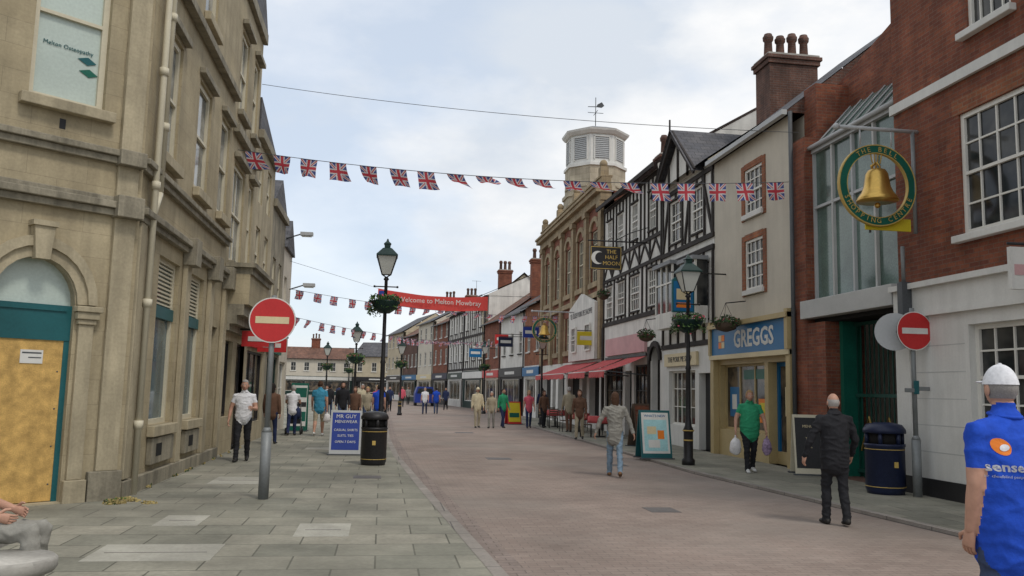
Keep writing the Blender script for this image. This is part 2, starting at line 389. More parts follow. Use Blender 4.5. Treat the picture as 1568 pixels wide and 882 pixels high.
    if sleeve<1: mi[lab==3]=2
    mi[lab==4]=1;mi[lab==5]=1
    if shorts: mi[(lab==5)&(T>.05)]=2
    mi[lab==6]=3
    for m in mats: me.materials.append(m)
    me.polygons.foreach_set('material_index',mi);me.polygons.foreach_set('use_smooth',[True]*n)
    if vox<.02 and fold:
        nvv=len(me.vertices);isc=np.zeros(nvv,bool)
        for p in me.polygons:
            if mi[p.index]<2:
                for vi in p.vertices: isc[vi]=True
        co_=np.zeros(nvv*3);me.vertices.foreach_get('co',co_);co_=co_.reshape(-1,3)
        no_=np.array([tuple(q.vector) for q in me.vertex_normals])
        off=Vector((loc[0]*7,loc[1]*3,0));A=.011*fold
        for i in np.nonzero(isc)[0]:
            x,y,z=co_[i]
            r=1-abs(mnoise.noise(Vector((x*6+z*4,y*6-z*3,z*11))+off))*2.2
            co_[i]+=no_[i]*(A*(max(0,r)**2-.25)+.004*mnoise.noise(Vector((x*26,y*26,z*26))+off))
        me.vertices.foreach_set('co',co_.ravel());me.update()
    a=-math.radians(face)
    Mx=Matrix.Translation(Vector(loc))@Matrix.Rotation(a,4,'Z')@Matrix.Scale(k,4)
    me.transform(Mx)
    e=bpy.data.objects.new(name,None);e.location=(0,0,0);COL.objects.link(e)
    bo=bpy.data.objects.new('body',me);COL.objects.link(bo);bo.parent=e
    # head
    o=Obj('x',Mx@Matrix.Translation(up(1.63,.025))@Matrix.Rotation(math.radians(headturn),4,'Z'))
    Vh,Fh=ellips((0,0,0),(1,1,1),28,20)
    def hd(v,s=1.,nz=0.):
        x,y,z=v
        X=x*.076*s;Y=y*.096*s;Z=z*.12*(s if z>0 else 1)
        if z<0:
            X*=1-.28*(-z)**1.3
            if y<0: Y*=1-.35*(-z)
            else: Y+=.008*(-z)*y
        if y>.75 and abs(x)<.25: Y+=.006*(1-abs(x)*4)*max(0,1-abs(z+.15)*3)
        if y>.6 and .0<z<.2: Y-=.006*math.exp(-((abs(x)-.4)/.2)**2)
        w=Vector((X,Y,Z))
        if nz: w*=1+nz*mnoise.noise(Vector((x*3,y*3,z*1.5))+Vector(loc))
        return w
    o.mesh('head',skin,[hd(v) for v in Vh],Fh,True)
    o.tube('head',skin,[(0,.088,.022),(0,.103,-.012),(0,.113,-.03)],[.007,.010,.013],n=8,caps=True)
    o.ell('head',skin,(0,.1,-.035),(.017,.012,.009),8,6)
    for sg in (-1,1):
        o.ell('head',eyew,(sg*.031,.0835,.012),(.014,.009,.008),10,7);o.ell('head',c_black,(sg*.031,.0905,.012),(.006,.004,.006),8,6)
        o.ell('head',skin,(sg*.079,-.005,-.01),(.010,.02,.032),8,7);o.ell('head',hair,(sg*.031,.0915,.032),(.018,.005,.004),8,5)
    o.ell('head',lip,(0,.0915,-.062),(.025,.008,.007),10,6)
    fc=lambda f:sum((Vh[i] for i in f),Vector())/len(f)
    if style!='bald' or cap:
        keep=[]
        for f in Fh:
            c=fc(f)
            if cap: ok=c.z>.18
            elif style=='short': ok=c.z>(.62 if c.y>.35 else (.1 if c.y>-.2 else -.45))
            else: ok=c.z>(.55 if c.y>.45 else (-.1 if c.y>.1 else -.7))
            if ok: keep.append(f)
        o.mesh('hair',cap or hair,[hd(v,1.12 if cap else (1.10 if style!='long' else 1.16),0 if cap else .12) for v in Vh],keep,True)
        if cap:
            o.mesh('hair',cap,*ellips((0,.12,.035),(.06,.07,.008),12,6),True);o.ell('hair',cap,(0,0,.135),(.012,.012,.006),8,5)
            o.mesh('hair',hair,[hd(v,1.05) for v in Vh],[f for f in Fh if fc(f).y<.1 and -.45<fc(f).z<.3],True)
        if style=='long':
            o.tube('hair',hair,[(0,-.03,.06),(0,-.055,-.06),(0.005,-.065,-.17)],[(.078,.07),(.085,.055),(.06,.03)],n=16,caps=True)
    else:
        o.mesh('hair',hair,[hd(v,1.03) for v in Vh],[f for f in Fh if fc(f).y<.15 and -.45<fc(f).z<.3],True)
    # hands, collar
    o.M=Mx
    if collar:
        ring=[up(1.485+.012*math.cos(t))+Vector((.068*math.sin(t),.07*math.cos(t)+.006,0)) for t in np.linspace(.35,2*math.pi-.35,16)]
        o.tube('collar',collar,ring,[(.012,.022)]*16,side=(0,0,1),n=8,caps=True)
    for sg,wr,d in hands:
        fn=Vector((-sg,0.15,0));fn=(fn-d*fn.dot(d)).normalized();ac=d.cross(fn).normalized()
        if ac.y<0: ac=-ac
        o.tube('hands',skin,[wr-d*.015,wr+d*.03,wr+d*.085],[(.027,.022),(.036,.018),(.04,.014)],side=tuple(ac),n=10,caps=True)
        for i,(of,ln) in enumerate(((.029,.070),(.010,.078),(-.010,.073),(-.028,.058))):
            p0=wr+d*.08+ac*of;p1=p0+(d*.95+fn*.25).normalized()*ln*.45;p2=p1+(d*.75+fn*.65).normalized()*ln*.33;p3=p2+(d*.45+fn*.9).normalized()*ln*.24
            o.tube('hands',skin,[p0,p1,p2,p3],[.0095,.009,.008,.007],side=tuple(ac),n=8,caps=True)
        q0=wr+d*.025+ac*.03;q1=q0+(d*.6+ac*.75+fn*.15).normalized()*.038;q2=q1+(d*.9+ac*.2+fn*.4).normalized()*.032
        o.tube('hands',skin,[q0,q1,q2],[.013,.011,.008],side=tuple(fn),n=8,caps=True)
    attach(o,e)
    return e,Mx,hands,me
PZ=.05
e,Mx,_,me=person('man_in_blue_polo_shirt',(3.67,4.6,0),-6,1.9,top=c_blue,bot=c_jd,hair=hairG,cap=c_cap,fat=.06,stride=.05,vox=.012,
    arms={-1:((-.13,-.06,-1),(.02,.22,-1)),1:((.3,.1,-1),(.0,.6,-.8))},headturn=-12,hem=.75,style='short',collar=c_blue,fold=.8,sleeve=.7)
bv=BVHTree.FromPolygons([v.co.copy() for v in me.vertices],[tuple(p.vertices) for p in me.polygons])
o=Obj('x');xd=(Mx.to_3x3()@Vector((1,0,0))).normalized();bk=(Mx.to_3x3()@Vector((0,-1,0))).normalized()
lc=Mx@Vector((-.135,-.3,1.215))
o.text('shirt_logo',c_white,"sense",lc,xd,.074,off=.0,bold=.002,bvh=bv);o.text('shirt_logo',c_white,"for deafblind people",lc-Vector((0,0,.052)),xd,.022,off=0.,bvh=bv)
def disc(c,rx,rz,rot=0.):
    V=[c];n=20
    for rr in (.5,1.):
        for i in range(n):
            t=2*math.pi*i/n;x=rx*rr*math.cos(t);zz=rz*rr*math.sin(t);V.append(c+xd*(x*math.cos(rot)-zz*math.sin(rot))+Vector((0,0,x*math.sin(rot)+zz*math.cos(rot))))
    F=[(0,1+i,1+(i+1)%n) for i in range(n)]+[(1+i,1+n+i,1+n+(i+1)%n,1+(i+1)%n) for i in range(n)];return V,F
for c,rx,rz,mt,off in ((lc+Vector((0,0,.115)),.042,.05,orange,.004),(lc+Vector((0,0,.11))+xd*.01,.024,.018,c_white,.007)):
    V,F=disc(c,rx,rz,.5);o.mesh('shirt_logo',mt,wrap(V,bk,bv,off),F)
attach(o,e)
def bag(e,Mx,hand,mat,w=.2,h=.3):
    sg,wr,d=hand;p=Mx@(wr+d*.12);o=Obj('x')
    V,F=ellips((0,0,0),(w/2,w/3.2,h/2),20,16)
    V=[Vector((v.x*(1+.35*max(0,-v.z/h*2)),v.y,v.z))*(1+.16*mnoise.noise(v*14+p)) for v in V]
    o.mesh('carrier_bag',mat,[v+p+Vector((0,0,-h*.62)) for v in V],F,True)
    o.tube('carrier_bag',mat,[p+Vector((0,0,-h*.25)),p+Vector((0,0,.01))],[.03,.015],n=8)
    attach(o,e)
bagw=M("plastic_white",(.66,.64,.63),rough=.45,var=.12,scale=12,bump=.4,coord='Object');bagp=M("bag_purple",(.28,.2,.3),rough=.6,var=.5,scale=20,bump=.2,coord='Object')
e,Mx,h,_=person('man_in_black_jacket',(6.05,10.8,0),8,1.74,top=c_black,bot=c_black,hair=hairG,style='bald',sleeve=1,stride=.12,lead=-1,fat=.03,vox=.013,hem=.78,
    arms={-1:((-.5,.0,-1),(-.25,.25,-1)),1:((.35,.1,-1),(0,.5,-.9))},collar=c_black,fold=1.3)
e,Mx,h,_=person('man_in_green_polo_shirt',(7.85,17.5,PZ),188,1.74,top=c_green,bot=c_black,hair=hairL,style='short',fat=.06,stride=.16,lead=1,vox=.014,
    arms={-1:((-.4,.1,-1),(-.05,.35,-1)),1:((.4,.1,-1),(.12,.3,-1))},shoe=c_shw,hem=.82,collar=c_green)
bag(e,Mx,h[0],bagp,.2,.36);bag(e,Mx,h[1],bagw,.24,.36)
e,Mx,h,_=person('woman_in_grey_cardigan',(4.7,16.9,0),12,1.68,top=c_grey,bot=c_jean,hair=hairB,style='long',sleeve=1,stride=.28,lead=-1,vox=.014,shoe=c_shb,hem=.76,
    arms={-1:((-.5,.05,-1),(-.35,.1,-1)),1:((.45,.15,-1),(.35,-.1,-1))},fold=1.4)
e,Mx,h,_=person('man_in_white_shirt',(-2.9,19.0,PZ),178,1.72,top=c_white,bot=c_black,hair=hairG,style='short',sleeve=.5,stride=.2,fat=.02,vox=.014,hem=.93,
    arms={-1:((-.25,.15,-1),(.2,.9,.1)),1:((.3,-.05,-1),(.1,.25,-1))},collar=c_white)
e,Mx,h,_=person('man_in_teal_shirt',(-2.0,28.7,PZ),5,1.78,top=c_teal,bot=c_beige,hair=hairB,style='short',stride=.25,shorts=True,shoe=c_shw,vox=.018,fat=.02)
bag(e,Mx,h[1],bagw,.22,.3)
person('woman_pushing_pushchair',(-2.85,28.6,PZ),0,1.62,top=c_white,bot=c_navy,hair=hairG,stride=.2,vox=.018,lean=.12,arms={-1:((-.2,.5,-1),(0,1,-.1)),1:((.2,.5,-1),(0,1,-.1))})
person('woman_in_brown_jacket',(6.75,28.8,PZ),200,1.68,top=c_brown,bot=c_beige,hair=hairB,style='long',sleeve=1,stride=.18,vox=.018)
person('man_in_sun_hat',(4.15,37.2,0),170,1.75,top=c_cream,bot=c_beige,hair=hairG,cap=c_cream,sleeve=1,stride=.1,vox=.02,fat=.02)
person('woman_with_grey_hair',(4.75,37.0,0),200,1.58,top=c_beige,bot=c_grey,hair=hairG,stride=.1,sleeve=1,vox=.02)
person('man_in_dark_jacket',(5.35,37.7,0),150,1.72,top=c_green,bot=c_navy,hair=hairD,stride=.2,sleeve=1,vox=.02)
person('woman_in_pink_top',(6.5,37.6,0),180,1.66,top=c_pink,bot=c_navy,hair=hairL,style='long',stride=.2,vox=.02)
person('woman_in_brown_coat',(7.1,37.2,PZ),160,1.62,top=c_brown,bot=c_black,hair=hairB,style='long',sleeve=1,stride=.1,vox=.02)
grp=[(-1.45,33.0,c_black,c_jd,hairD,'long',1),(-1.0,33.3,c_brown,c_black,hairB,'long',1),(-.55,34.6,c_beige,c_jd,hairL,'long',1),(-.1,33.6,c_blue,c_navy,hairD,'short',.5),
     (-.85,39.,c_cream,c_black,hairG,'short',.5),(-.2,41.,c_pink,c_jd,hairL,'long',.5),(.1,38.,c_black,c_black,hairD,'short',1),(.55,59,c_navy,c_black,hairD,'short',1),(.1,60,c_white,c_navy,hairB,'short',.5),
     (3.5,55.5,c_blue,c_jd,hairD,'short',.5),(2.75,55,c_white,c_navy,hairG,'short',.5),(-2.6,44,c_black,c_jd,hairD,'short',1),(-3.1,50,c_white,c_jd,hairB,'short',.5),(1.7,72,c_pink,c_black,hairB,'long',1),
     (-1.7,64,c_beige,c_navy,hairD,'short',1),(-3.3,68,c_navy,c_black,hairD,'short',1),(4.9,66,c_navy,c_black,hairD,'short',1),(2.5,82,c_grey,c_black,hairD,'short',1),
     (7.4,33.4,c_beige,c_brown,hairG,'short',1),(8.3,44.,c_navy,c_black,hairD,'short',1),(-3.0,24.5,c_brown,c_navy,hairD,'long',1)]
for i,(x,y,t,b,hh,st,sl) in enumerate(grp):
    person('pedestrian',(x,y,PZ if x<.3 or x>6.9 else 0),random.choice([0,180,175,10,190]),random.uniform(1.6,1.8),top=t,bot=b,hair=hh,style=st,sleeve=sl,stride=random.uniform(.1,.3),vox=.024,fat=random.uniform(0,.03))
person('seated_person',(-2.92,6.85,PZ),90,1.72,top=c_white,bot=c_grey,hair=hairG,vox=.014,pelvis=(0,0,.53),legs={-1:((-.12,.46,.55),(-.14,.44,.1)),1:((.12,.47,.56),(.13,.52,.1))},
    arms={-1:((-.15,.0,-1),(.3,1,-.25)),1:((.15,.0,-1),(-.3,1,-.3))},stride=0,hem=.86,fold=1.2)
# ---------------------------------------------------------------- ground
o=Obj('ground');gm=M("ground_far",(.16,.15,.12),var=.2)
o.quad('ground_sheet',gm,(-700,-300,-.012),(700,-300,-.012),(700,1200,-.012),(-700,1200,-.012));o.done()
rm=M("road_block_paving",(.315,.25,.212),brick=(.21,.105,.006,(.275,.213,.18),(.21,.172,.145)),var=.14,scale=.8,dirt=.24,bump=.3,fine=35,rough=.9,tint=(.26,.23,.20),spots=.15)
fl=M("flagstone",(.32,.30,.24),brick=(.78,.62,.010,(.23,.225,.18),(.12,.115,.09)),var=.22,scale=1.1,dirt=.38,bump=.4,fine=18,rough=.85,tint=(.22,.215,.17),spots=.28)
kerb=M("kerb_stone",(.28,.25,.22),brick=(.9,.9,.01,(.24,.215,.19),(.12,.11,.1)),var=.2,bump=.3)
ironm=M("iron_cover",(.11,.10,.095),var=.3,rough=.6,bump=.4)
o=Obj('road');o.quad('surface',rm,(-6,-4,0),(9.5,-4,0),(9.5,140,0),(-30,140,0))
for x,y,w,l in ((4.1,12.2,.22,.25),(2.9,21.,.3,.3),(5.5,19.5,.2,.25),(3.2,33,.35,.35)): o.box('covers',ironm,(x-w,y-l,-.01),(x+w,y+l,.004))
o.done()
KL=[(-4,1.75),(8,1.17),(14,.82),(21,.47),(28,.32),(60,.3),(100,-2.)]
o=Obj('pavement_left')
for (y0,x0),(y1,x1) in zip(KL[:-1],KL[1:]):
    xa=-14
    o.quad('slabs',fl,(xa,y0,PZ),(x0-.14,y0,PZ),(x1-.14,y1,PZ),(xa if y1<60 else -30,y1,PZ))
    o.quad('kerb',kerb,(x0-.14,y0,PZ+.003),(x0,y0,PZ+.003),(x1,y1,PZ+.003),(x1-.14,y1,PZ+.003))
    o.quad('kerb',kerb,(x0,y0,PZ+.003),(x0,y0,-.01),(x1,y1,-.01),(x1,y1,PZ+.003))
pale=M("slab_pale",(.38,.365,.31),var=.18,bump=.3,dirt=.25)
for x,y,w,l,mt in ((-2.35,15.3,.85,1.1,pale),(-2.1,8.9,1.15,.85,pale),(-2.3,10.9,.5,.8,pale),(-.6,10.2,.6,.9,pale),(-.2,16,.5,.5,ironm),(-1.3,23,1.2,.7,pale)):
    o.box('slabs',mt,(x-w/2,y-l/2,PZ-.01),(x+w/2,y+l/2,PZ+.004))
    if mt is pale: o.box('slabs',ironm,(x-w/2+.1,y-.02,PZ),(x+w/2-.1,y-.005,PZ+.006))
o.done()
KR=[(-4,7.9),(9.5,7.18),(17.6,6.62),(28,6.75),(50,6.9)]
o=Obj('pavement_right')
for (y0,x0),(y1,x1) in zip(KR[:-1],KR[1:]):
    o.quad('slabs',fl,(x0+.13,y0,PZ),(13,y0,PZ),(13,y1,PZ),(x1+.13,y1,PZ))
    o.quad('kerb',kerb,(x0,y0,PZ+.003),(x0+.13,y0,PZ+.003),(x1+.13,y1,PZ+.003),(x1,y1,PZ+.003))
    o.quad('kerb',kerb,(x0,y0,-.01),(x0,y0,PZ+.003),(x1,y1,PZ+.003),(x1,y1,-.01))
o.done()
o=Obj('drainage_channel');dr=M("drain_setts",(.25,.20,.175),brick=(.2,.12,.008,(.22,.175,.15),(.15,.12,.1)),var=.2)
for (y0,x0),(y1,x1) in zip(KL[:-2],KL[1:-1]): o.quad('channel',dr,(x0+.02,y0,.004),(x0+.26,y0,.004),(x1+.26,y1,.004),(x1+.02,y1,.004))
o.done()
o=Obj('weeds')
for k in range(7): o.leaves('blades',(-3.35+random.uniform(-.25,.35),12.55+random.uniform(-.3,.35),PZ+.015),(.12,.10,.02),60,.022,0,(dryg,dryg if k%3 else leafB))
for k in range(10): o.leaves('blades',(-3.52,14+k*.9+random.random(),PZ+.02),(.04,.15,.03),14,.025,0,(dryg,leafA))
o.done()
# ---------------------------------------------------------------- LEFT: stone building with splayed corner
o=Obj('stone_corner_building')
SF=frm((-3.6,12.9),(-.77,-.64),(.64,-.77))
o.M=SF
H=13.2
o.wall('walls',stone,0.,5,0,H,[(.8,1.83,PZ,3.32),(.62,1.62,5.5,8.0),(3.0,4.,1.,3.3),(2.9,3.9,5.5,8.0),(.62,1.62,9.2,11.4)],dep=.22)
uc=1.315;r=.515;zs=2.72;N=12
arc=[(uc+r*math.cos(math.pi*i/N),zs+.6*math.sin(math.pi*i/N)) for i in range(N+1)]
o.prism('walls',stone_pl,[(1.83,3.33)]+arc[:N//2+1]+[(uc,3.33)],-.18,.002)
o.prism('walls',stone_pl,[(uc,3.33)]+arc[N//2:]+[(.8,3.33)],-.18,.002)
for r0,r1,w in ((.53,.66,.05),(.66,.78,.10)):
    for i in range(N):
        a0=math.pi*i/N;a1=math.pi*(i+1)/N
        P=lambda rr,a:(uc+rr*math.cos(a),zs+rr*1.13*math.sin(a))
        o.prism('door_arch',stone_pl,[P(r0,a0),P(r1,a0),P(r1,a1),P(r0,a1)],.003,w)
o.prism('door_arch',stone_pl,[(uc-.09,3.28),(uc+.09,3.28),(uc+.13,3.72),(uc-.13,3.72)],.004,.17)
o.box('door_arch',stone_pl,(uc-.16,.004,3.72),(uc+.16,.2,3.79))
for a,b in ((.50,.80),(1.83,2.13)):
    o.box('door_pilasters',stone_pl,(a,.003,.0),(b-.004,.11,.35));o.box('door_pilasters',stone_pl,(a+.05,.003,.35),(b-.05,.07,2.45))
    o.box('door_pilasters',stone_pl,(a+.03,.003,2.45),(b-.03,.10,2.52));o.box('door_pilasters',stone_pl,(a,.003,2.52),(b-.004,.13,2.62));o.box('door_pilasters',stone_pl,(a-.03,.003,2.62),(b+.02,.16,2.70))
o.quad('door',frost,(.8,-.15,2.7),(1.83,-.15,2.7),(1.83,-.15,3.32),(.8,-.15,3.32))
o.box('door',teal,(.79,-.17,2.22),(1.84,-.08,2.70));o.box('door',teal,(.79,-.17,PZ),(.87,-.09,2.22));o.box('door',teal,(1.75,-.17,PZ),(1.84,-.09,2.22))
o.box('door',teal,(.87,-.17,2.62),(1.75,-.06,2.68))
o.box('door',ply,(.87,-.16,PZ+.03),(1.75,-.10,2.22));o.box('door',white,(1.12,-.098,1.90),(1.40,-.09,2.08));o.box('door',greyd,(1.14,-.092,2.03),(1.38,-.088,2.05));o.box('door',greyd,(1.14,-.092,1.97),(1.3,-.088,1.985))
for z in (.3,.8,1.3,1.8):
    for u in (.92,1.7): o.ell('door',greyd,(u,-.098,z),(.012,.006,.012),6,4)
o.box('walls',stone_pl,(.79,-.22,-.02),(1.84,.05,PZ+.02))
for z0,z1 in ((5.5,8.),(9.2,11.4)):
    o.win(.62,1.62,z0,z1,cols=1,rows=2,fm=framec,gm=frost if z0<6 else glass,fw=.08)
    o.win(2.9,3.9,z0,z1,cols=1,rows=2,fm=framec,fw=.08) if z0<6 else None
    o.box('sills',stone_pl,(.5,.003,z0-.16),(1.74,.14,z0-.01))
o.win(3.,4.,1.,3.3,cols=1,rows=2,fm=framec)
K=o.M;xl=Vector((.77,.64,0))
o.text('window_lettering',teal,"Melton Osteopathy",K@Vector((1.12,-.13,6.33)),xl,.085,off=.0)
for a,b,mt in ((.85,6.22,teal),(.82,6.05,green)):
    o.prism('window_lettering',mt,[(a-.12,b-.02),(a,b-.07),(a+.14,b),(a+.0,b+.05)],-.132,-.128)
o.box('walls',black,(1.12,-.05,5.12),(1.2,.004,5.26))
def strings(o,a,b,extra=True):
    o.box('string_courses',stone_gr,(a,.003,4.02),(b,.10,4.12));o.box('string_courses',stone_gr,(a,.003,4.12),(b,.17,4.22));o.box('string_courses',stone_gr,(a,.003,4.22),(b,.07,4.30))
    o.box('string_courses',stone_gr,(a,.003,4.78),(b,.09,4.88));o.box('string_courses',stone_gr,(a,.003,4.88),(b,.15,4.97))
    o.box('string_courses',stone_gr,(a,.003,8.2),(b,.16,8.36))
    o.box('plinth',stone_gr,(a,.003,-.02),(b,.10,.28)) if extra else None
strings(o,0.02,5,False)
o.box('plinth',stone_gr,(.02,.003,-.02),(.48,.10,.45));o.box('plinth',stone_gr,(2.15,.003,-.02),(5,.10,.45))
o.box('corner_pilaster',stone_pl,(.08,.004,.45),(.38,.075,4.02));o.box('corner_pilaster',stone_pl,(.08,.004,4.30),(.38,.06,4.78));o.box('corner_pilaster',stone_pl,(.08,.004,4.97),(.38,.10,8.2))
o.box('corner_pilaster',stone_pl,(.08,.004,8.36),(.38,.08,13))
o.box('corner_pilaster',stone_gr,(.04,.005,4.0),(.42,.24,4.31));o.box('corner_pilaster',stone_gr,(.04,.005,4.76),(.42,.21,4.98))
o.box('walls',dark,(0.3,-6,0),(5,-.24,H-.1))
o.M=LF
ops=[(14.35,15.75,1.0,3.75),(16.7,17.85,1.0,3.75),(13.85,14.95,5.35,7.45),(16.35,17.5,5.35,7.45),(13.85,14.95,8.8,10.9),(16.35,17.5,8.8,10.9),(18.75,19.5,PZ,2.9),(18.6,19.6,5.35,7.45)]
o.wall('walls',stone,12.93,19.9,0,H,ops,dep=.2)
for a,b,c,d in ops:
    if c<.5: o.box('door',dark,(a,-.24,c),(b,-.16,d));continue
    if c<2:
        o.win(a,b,c,d,w=-.13,cols=1,rows=1,fm=framec,gm=bluegl,rail=False,fw=.08);o.box('windows',teal,(a,-.12,2.75),(b,-.06,2.95))
        for q in range(10): o.box('windows',framec,(a+.08,-.12,2.98+q*.07),(b-.08,-.095,3.01+q*.07))
    else: o.win(a,b,c,d,w=-.10,cols=1,rows=2,fm=framec,fw=.10,gm=curt)
    o.box('sills',stone_pl,(a-.08,.003,c-.18),(b+.08,.13,c-.01))
    if c>8: o.box('sills',stone_gr,(a-.15,.003,d+.12),(b+.15,.2,d+.26))
    elif c>5: o.box('sills',stone_gr,(a-.12,.003,d+.08),(b+.12,.12,d+.2))
    else:
        o.box('sills',stone_gr,(a-.02,.003,c-.62),(b+.02,.09,c-.2));o.box('door',dark,(a+.25,.0905,c-.5),(a+.6,.094,c-.3))
strings(o,12.9,19.9)
for u in (15.95,18.15,19.75):
    o.box('corner_pilaster',stone_pl,(u,.004,.28),(u+.35,.09,4.02));o.box('corner_pilaster',stone_gr,(u-.04,.005,3.8),(u+.39,.24,4.3))
o.box('corner_pilaster',stone_pl,(12.95,.004,.3),(13.25,.08,4.02))
for u,z0 in ((13.35,0),(13.62,4.6)):
    o.cyl('downpipes',framec,(u,.12,z0),(u,.12,H),.05,n=10)
    for z in np.arange(z0+1,H,1.8): o.cyl('downpipes',framec,(u,.12,z),(u,.12,z+.12),.07,n=10)
o.cyl('downpipes',framec,(13.62,.12,4.6),(13.35,.12,4.2),.05,n=10)
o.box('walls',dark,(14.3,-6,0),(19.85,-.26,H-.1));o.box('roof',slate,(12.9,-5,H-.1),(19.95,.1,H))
o.prism('roof',stone,[(12.93,H),(19.9,H),(16.4,H+2.6)],-.3,0);o.done()
o=Obj('stone_oriel_building',LF)
H=11.4
ops=[(20.35,21.9,4.55,6.9),(22.6,23.3,4.6,6.9),(20.4,21.5,8.2,10.2),(22.4,23.2,8.2,10.2),(20.3,21.6,.9,2.7),(22.2,23.4,PZ,2.7)]
o.wall('walls',stone,19.9,23.6,0,H,ops,dep=.2)
for a,b,c,d in ops:
    if c>1: o.win(a,b,c,d,w=-.10,cols=2,rows=2,fm=framec,gm=curt,fw=.09);o.box('sills',stone_gr,(a-.08,.003,c-.15),(b+.08,.14,c-.01));o.box('sills',stone_gr,(a-.1,.003,d+.1),(b+.1,.15,d+.22))
    else: o.win(a,b,c,d,w=-.15,cols=2,rows=1,fm=black,gm=shopg,rail=False)
for i,(w,z) in enumerate(((.15,2.9),(.3,3.05),(.45,3.25),(.55,3.5),(.6,4.2))):
    z1=[3.05,3.25,3.5,4.2,4.35][i];o.prism('oriel',stone_gr if i!=3 else stone,[(20.1,z),(23.3,z),(23.3,z1),(20.1,z1)],.003,w)
o.box('oriel',stone_gr,(20.0,.003,4.35),(23.4,.68,4.45))
o.box('cornice',stone_gr,(19.9,.003,7.5),(23.6,.16,7.7));o.box('cornice',stone_gr,(19.85,.003,H-.3),(23.62,.12,H))
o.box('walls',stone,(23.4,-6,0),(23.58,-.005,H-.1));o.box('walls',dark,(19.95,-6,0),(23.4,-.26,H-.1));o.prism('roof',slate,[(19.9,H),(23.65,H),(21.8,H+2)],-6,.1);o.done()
o=Obj('stone_shop_building',LF);H=8.7
ops=[(24.2,25.0,4.6,6.1),(25.9,26.7,4.6,6.1),(24.2,25.0,6.8,8.1),(25.9,26.7,6.8,8.1),(23.9,26.9,.6,2.6)]
o.wall('walls',stone_pl,23.6,27.5,0,H,ops)
for a,b,c,d in ops: o.win(a,b,c,d,w=-.1,cols=2 if c>1 else 3,rows=2 if c>1 else 1,fm=framec if c>1 else black,gm=curt if c>1 else shopg,rail=c>1)
o.box('cornice',stone_gr,(23.61,.003,H-.25),(27.5,.16,H));o.box('cornice',stone_gr,(23.61,.003,3.6),(27.5,.2,3.8));o.box('shop_sign',red,(23.8,.004,2.7),(27.3,.09,3.3))
o.box('walls',stone_pl,(27.3,-6,0),(27.48,-.005,H-.05));o.box('walls',dark,(23.65,-6,0),(27.3,-.22,H-.1));o.prism('roof',slate,[(23.6,H),(27.5,H),(27.5,H+.1),(23.6,H+.9)],-4,.05);o.done()
for u,w in ((21.6,.2),(25.,.1)):
    o=Obj('red_shop_sign',LF);o.box('panel',red,(u,w,2.6),(u+.07,w+.8,2.98));o.box('panel',white,(u-.01,w+.15,2.73),(u,w+.65,2.85));o.cyl('bracket',black,(u+.035,0,3.02),(u+.035,w+.85,3.02),.02);o.done()
o=Obj('stone_shop_building',LF);H=7.6
ops=[(28,28.8,4.2,5.8),(29.6,30.4,4.2,5.8),(28.,30.6,.6,2.6)]
o.wall('walls',stone_gr,27.5,31,0,H,ops)
for a,b,c,d in ops: o.win(a,b,c,d,w=-.1,cols=2 if c>1 else 3,rows=2 if c>1 else 1,fm=framec if c>1 else darkgreen,gm=curt if c>1 else shopg,rail=c>1)
o.box('cornice',stone_gr,(27.5,.003,H-.25),(31,.12,H));o.box('shop_sign',green,(27.6,.004,2.7),(30.9,.1,3.3));o.box('walls',stone_gr,(30.8,-6,0),(30.98,-.005,H-.05));o.box('walls',dark,(27.55,-6,0),(30.8,-.22,H-.1));o.prism('roof',slate,[(27.5,H),(31,H),(29.2,H+1.)],-5,.05);o.done()
o=Obj('rendered_shop_building',LF);H=6.6
ops=[(31.4,32.2,4.1,5.6),(31.3,33.1,.6,2.5)]
o.wall('walls',creamb,31,33.6,0,H,ops)
for a,b,c,d in ops: o.win(a,b,c,d,cols=2,rows=2,fm=frame,gm=glass,rail=c>1)
o.box('walls',creamb,(31.05,-6,0),(33.6,-.22,H-.01));o.prism('roof',slate,[(30.95,H),(33.7,H),(32.3,H+1.2)],-6,.1);o.done()
for u,z in ((31.3,7.15),(33.2,5.5)):
    o=Obj('wall_street_light',LF);o.cyl('arm',greyd,(u,0,z-.2),(u,.55,z),.025);o.box('head',lgrey,(u-.12,.5,z-.06),(u+.12,.95,z+.06));o.box('head',lglass,(u-.09,.55,z-.1),(u+.09,.9,z-.06));o.done()
# ---------------------------------------------------------------- RIGHT: brick building with white ground floor
o=Obj('brick_shop_building',RF);H=11.5
ops=[(10.9,12.5,4.38,6.42),(8.0,9.6,4.38,6.42),(11.2,12.2,7.75,9.6),(8.3,9.3,7.75,9.6)]
o.wall('walls',brickR,6.5,14.3,3.7,H,ops,dep=.12)
o.wall('ground_floor',white,6.5,14.3,.35,3.2,[(10.75,12.4,1.2,2.9),(7.6,9.4,1.2,2.9)],w=.05,dep=.22)
o.box('ground_floor',black,(6.5,-.2,-.02),(14.3,.09,.35))
o.box('ground_floor',white,(6.5,-.1,3.2),(14.32,.11,3.62));o.box('ground_floor',white,(6.5,-.1,3.62),(14.34,.2,3.72));o.box('ground_floor',white,(6.5,-.1,3.12),(14.32,.14,3.2))
for z in (.8,1.25,1.7,2.15,2.6): o.box('ground_floor',panelw,(12.5,.0505,z-.008),(14.28,.052,z+.008))
o.box('ground_floor',white,(13.9,.051,.35),(14.31,.10,3.12))
for a,b,c,d in ops:
    o.win(a,b,c,d,w=-.09,cols=4,rows=4 if c<5 else 3,fm=frame,fw=.08,bar=.03);o.box('sills',white,(a-.12,.003,c-.13),(b+.12,.14,c-.012))
    o.box('lintels',brickO,(a-.15,.0,d+.005),(b+.15,.006,d+.28))
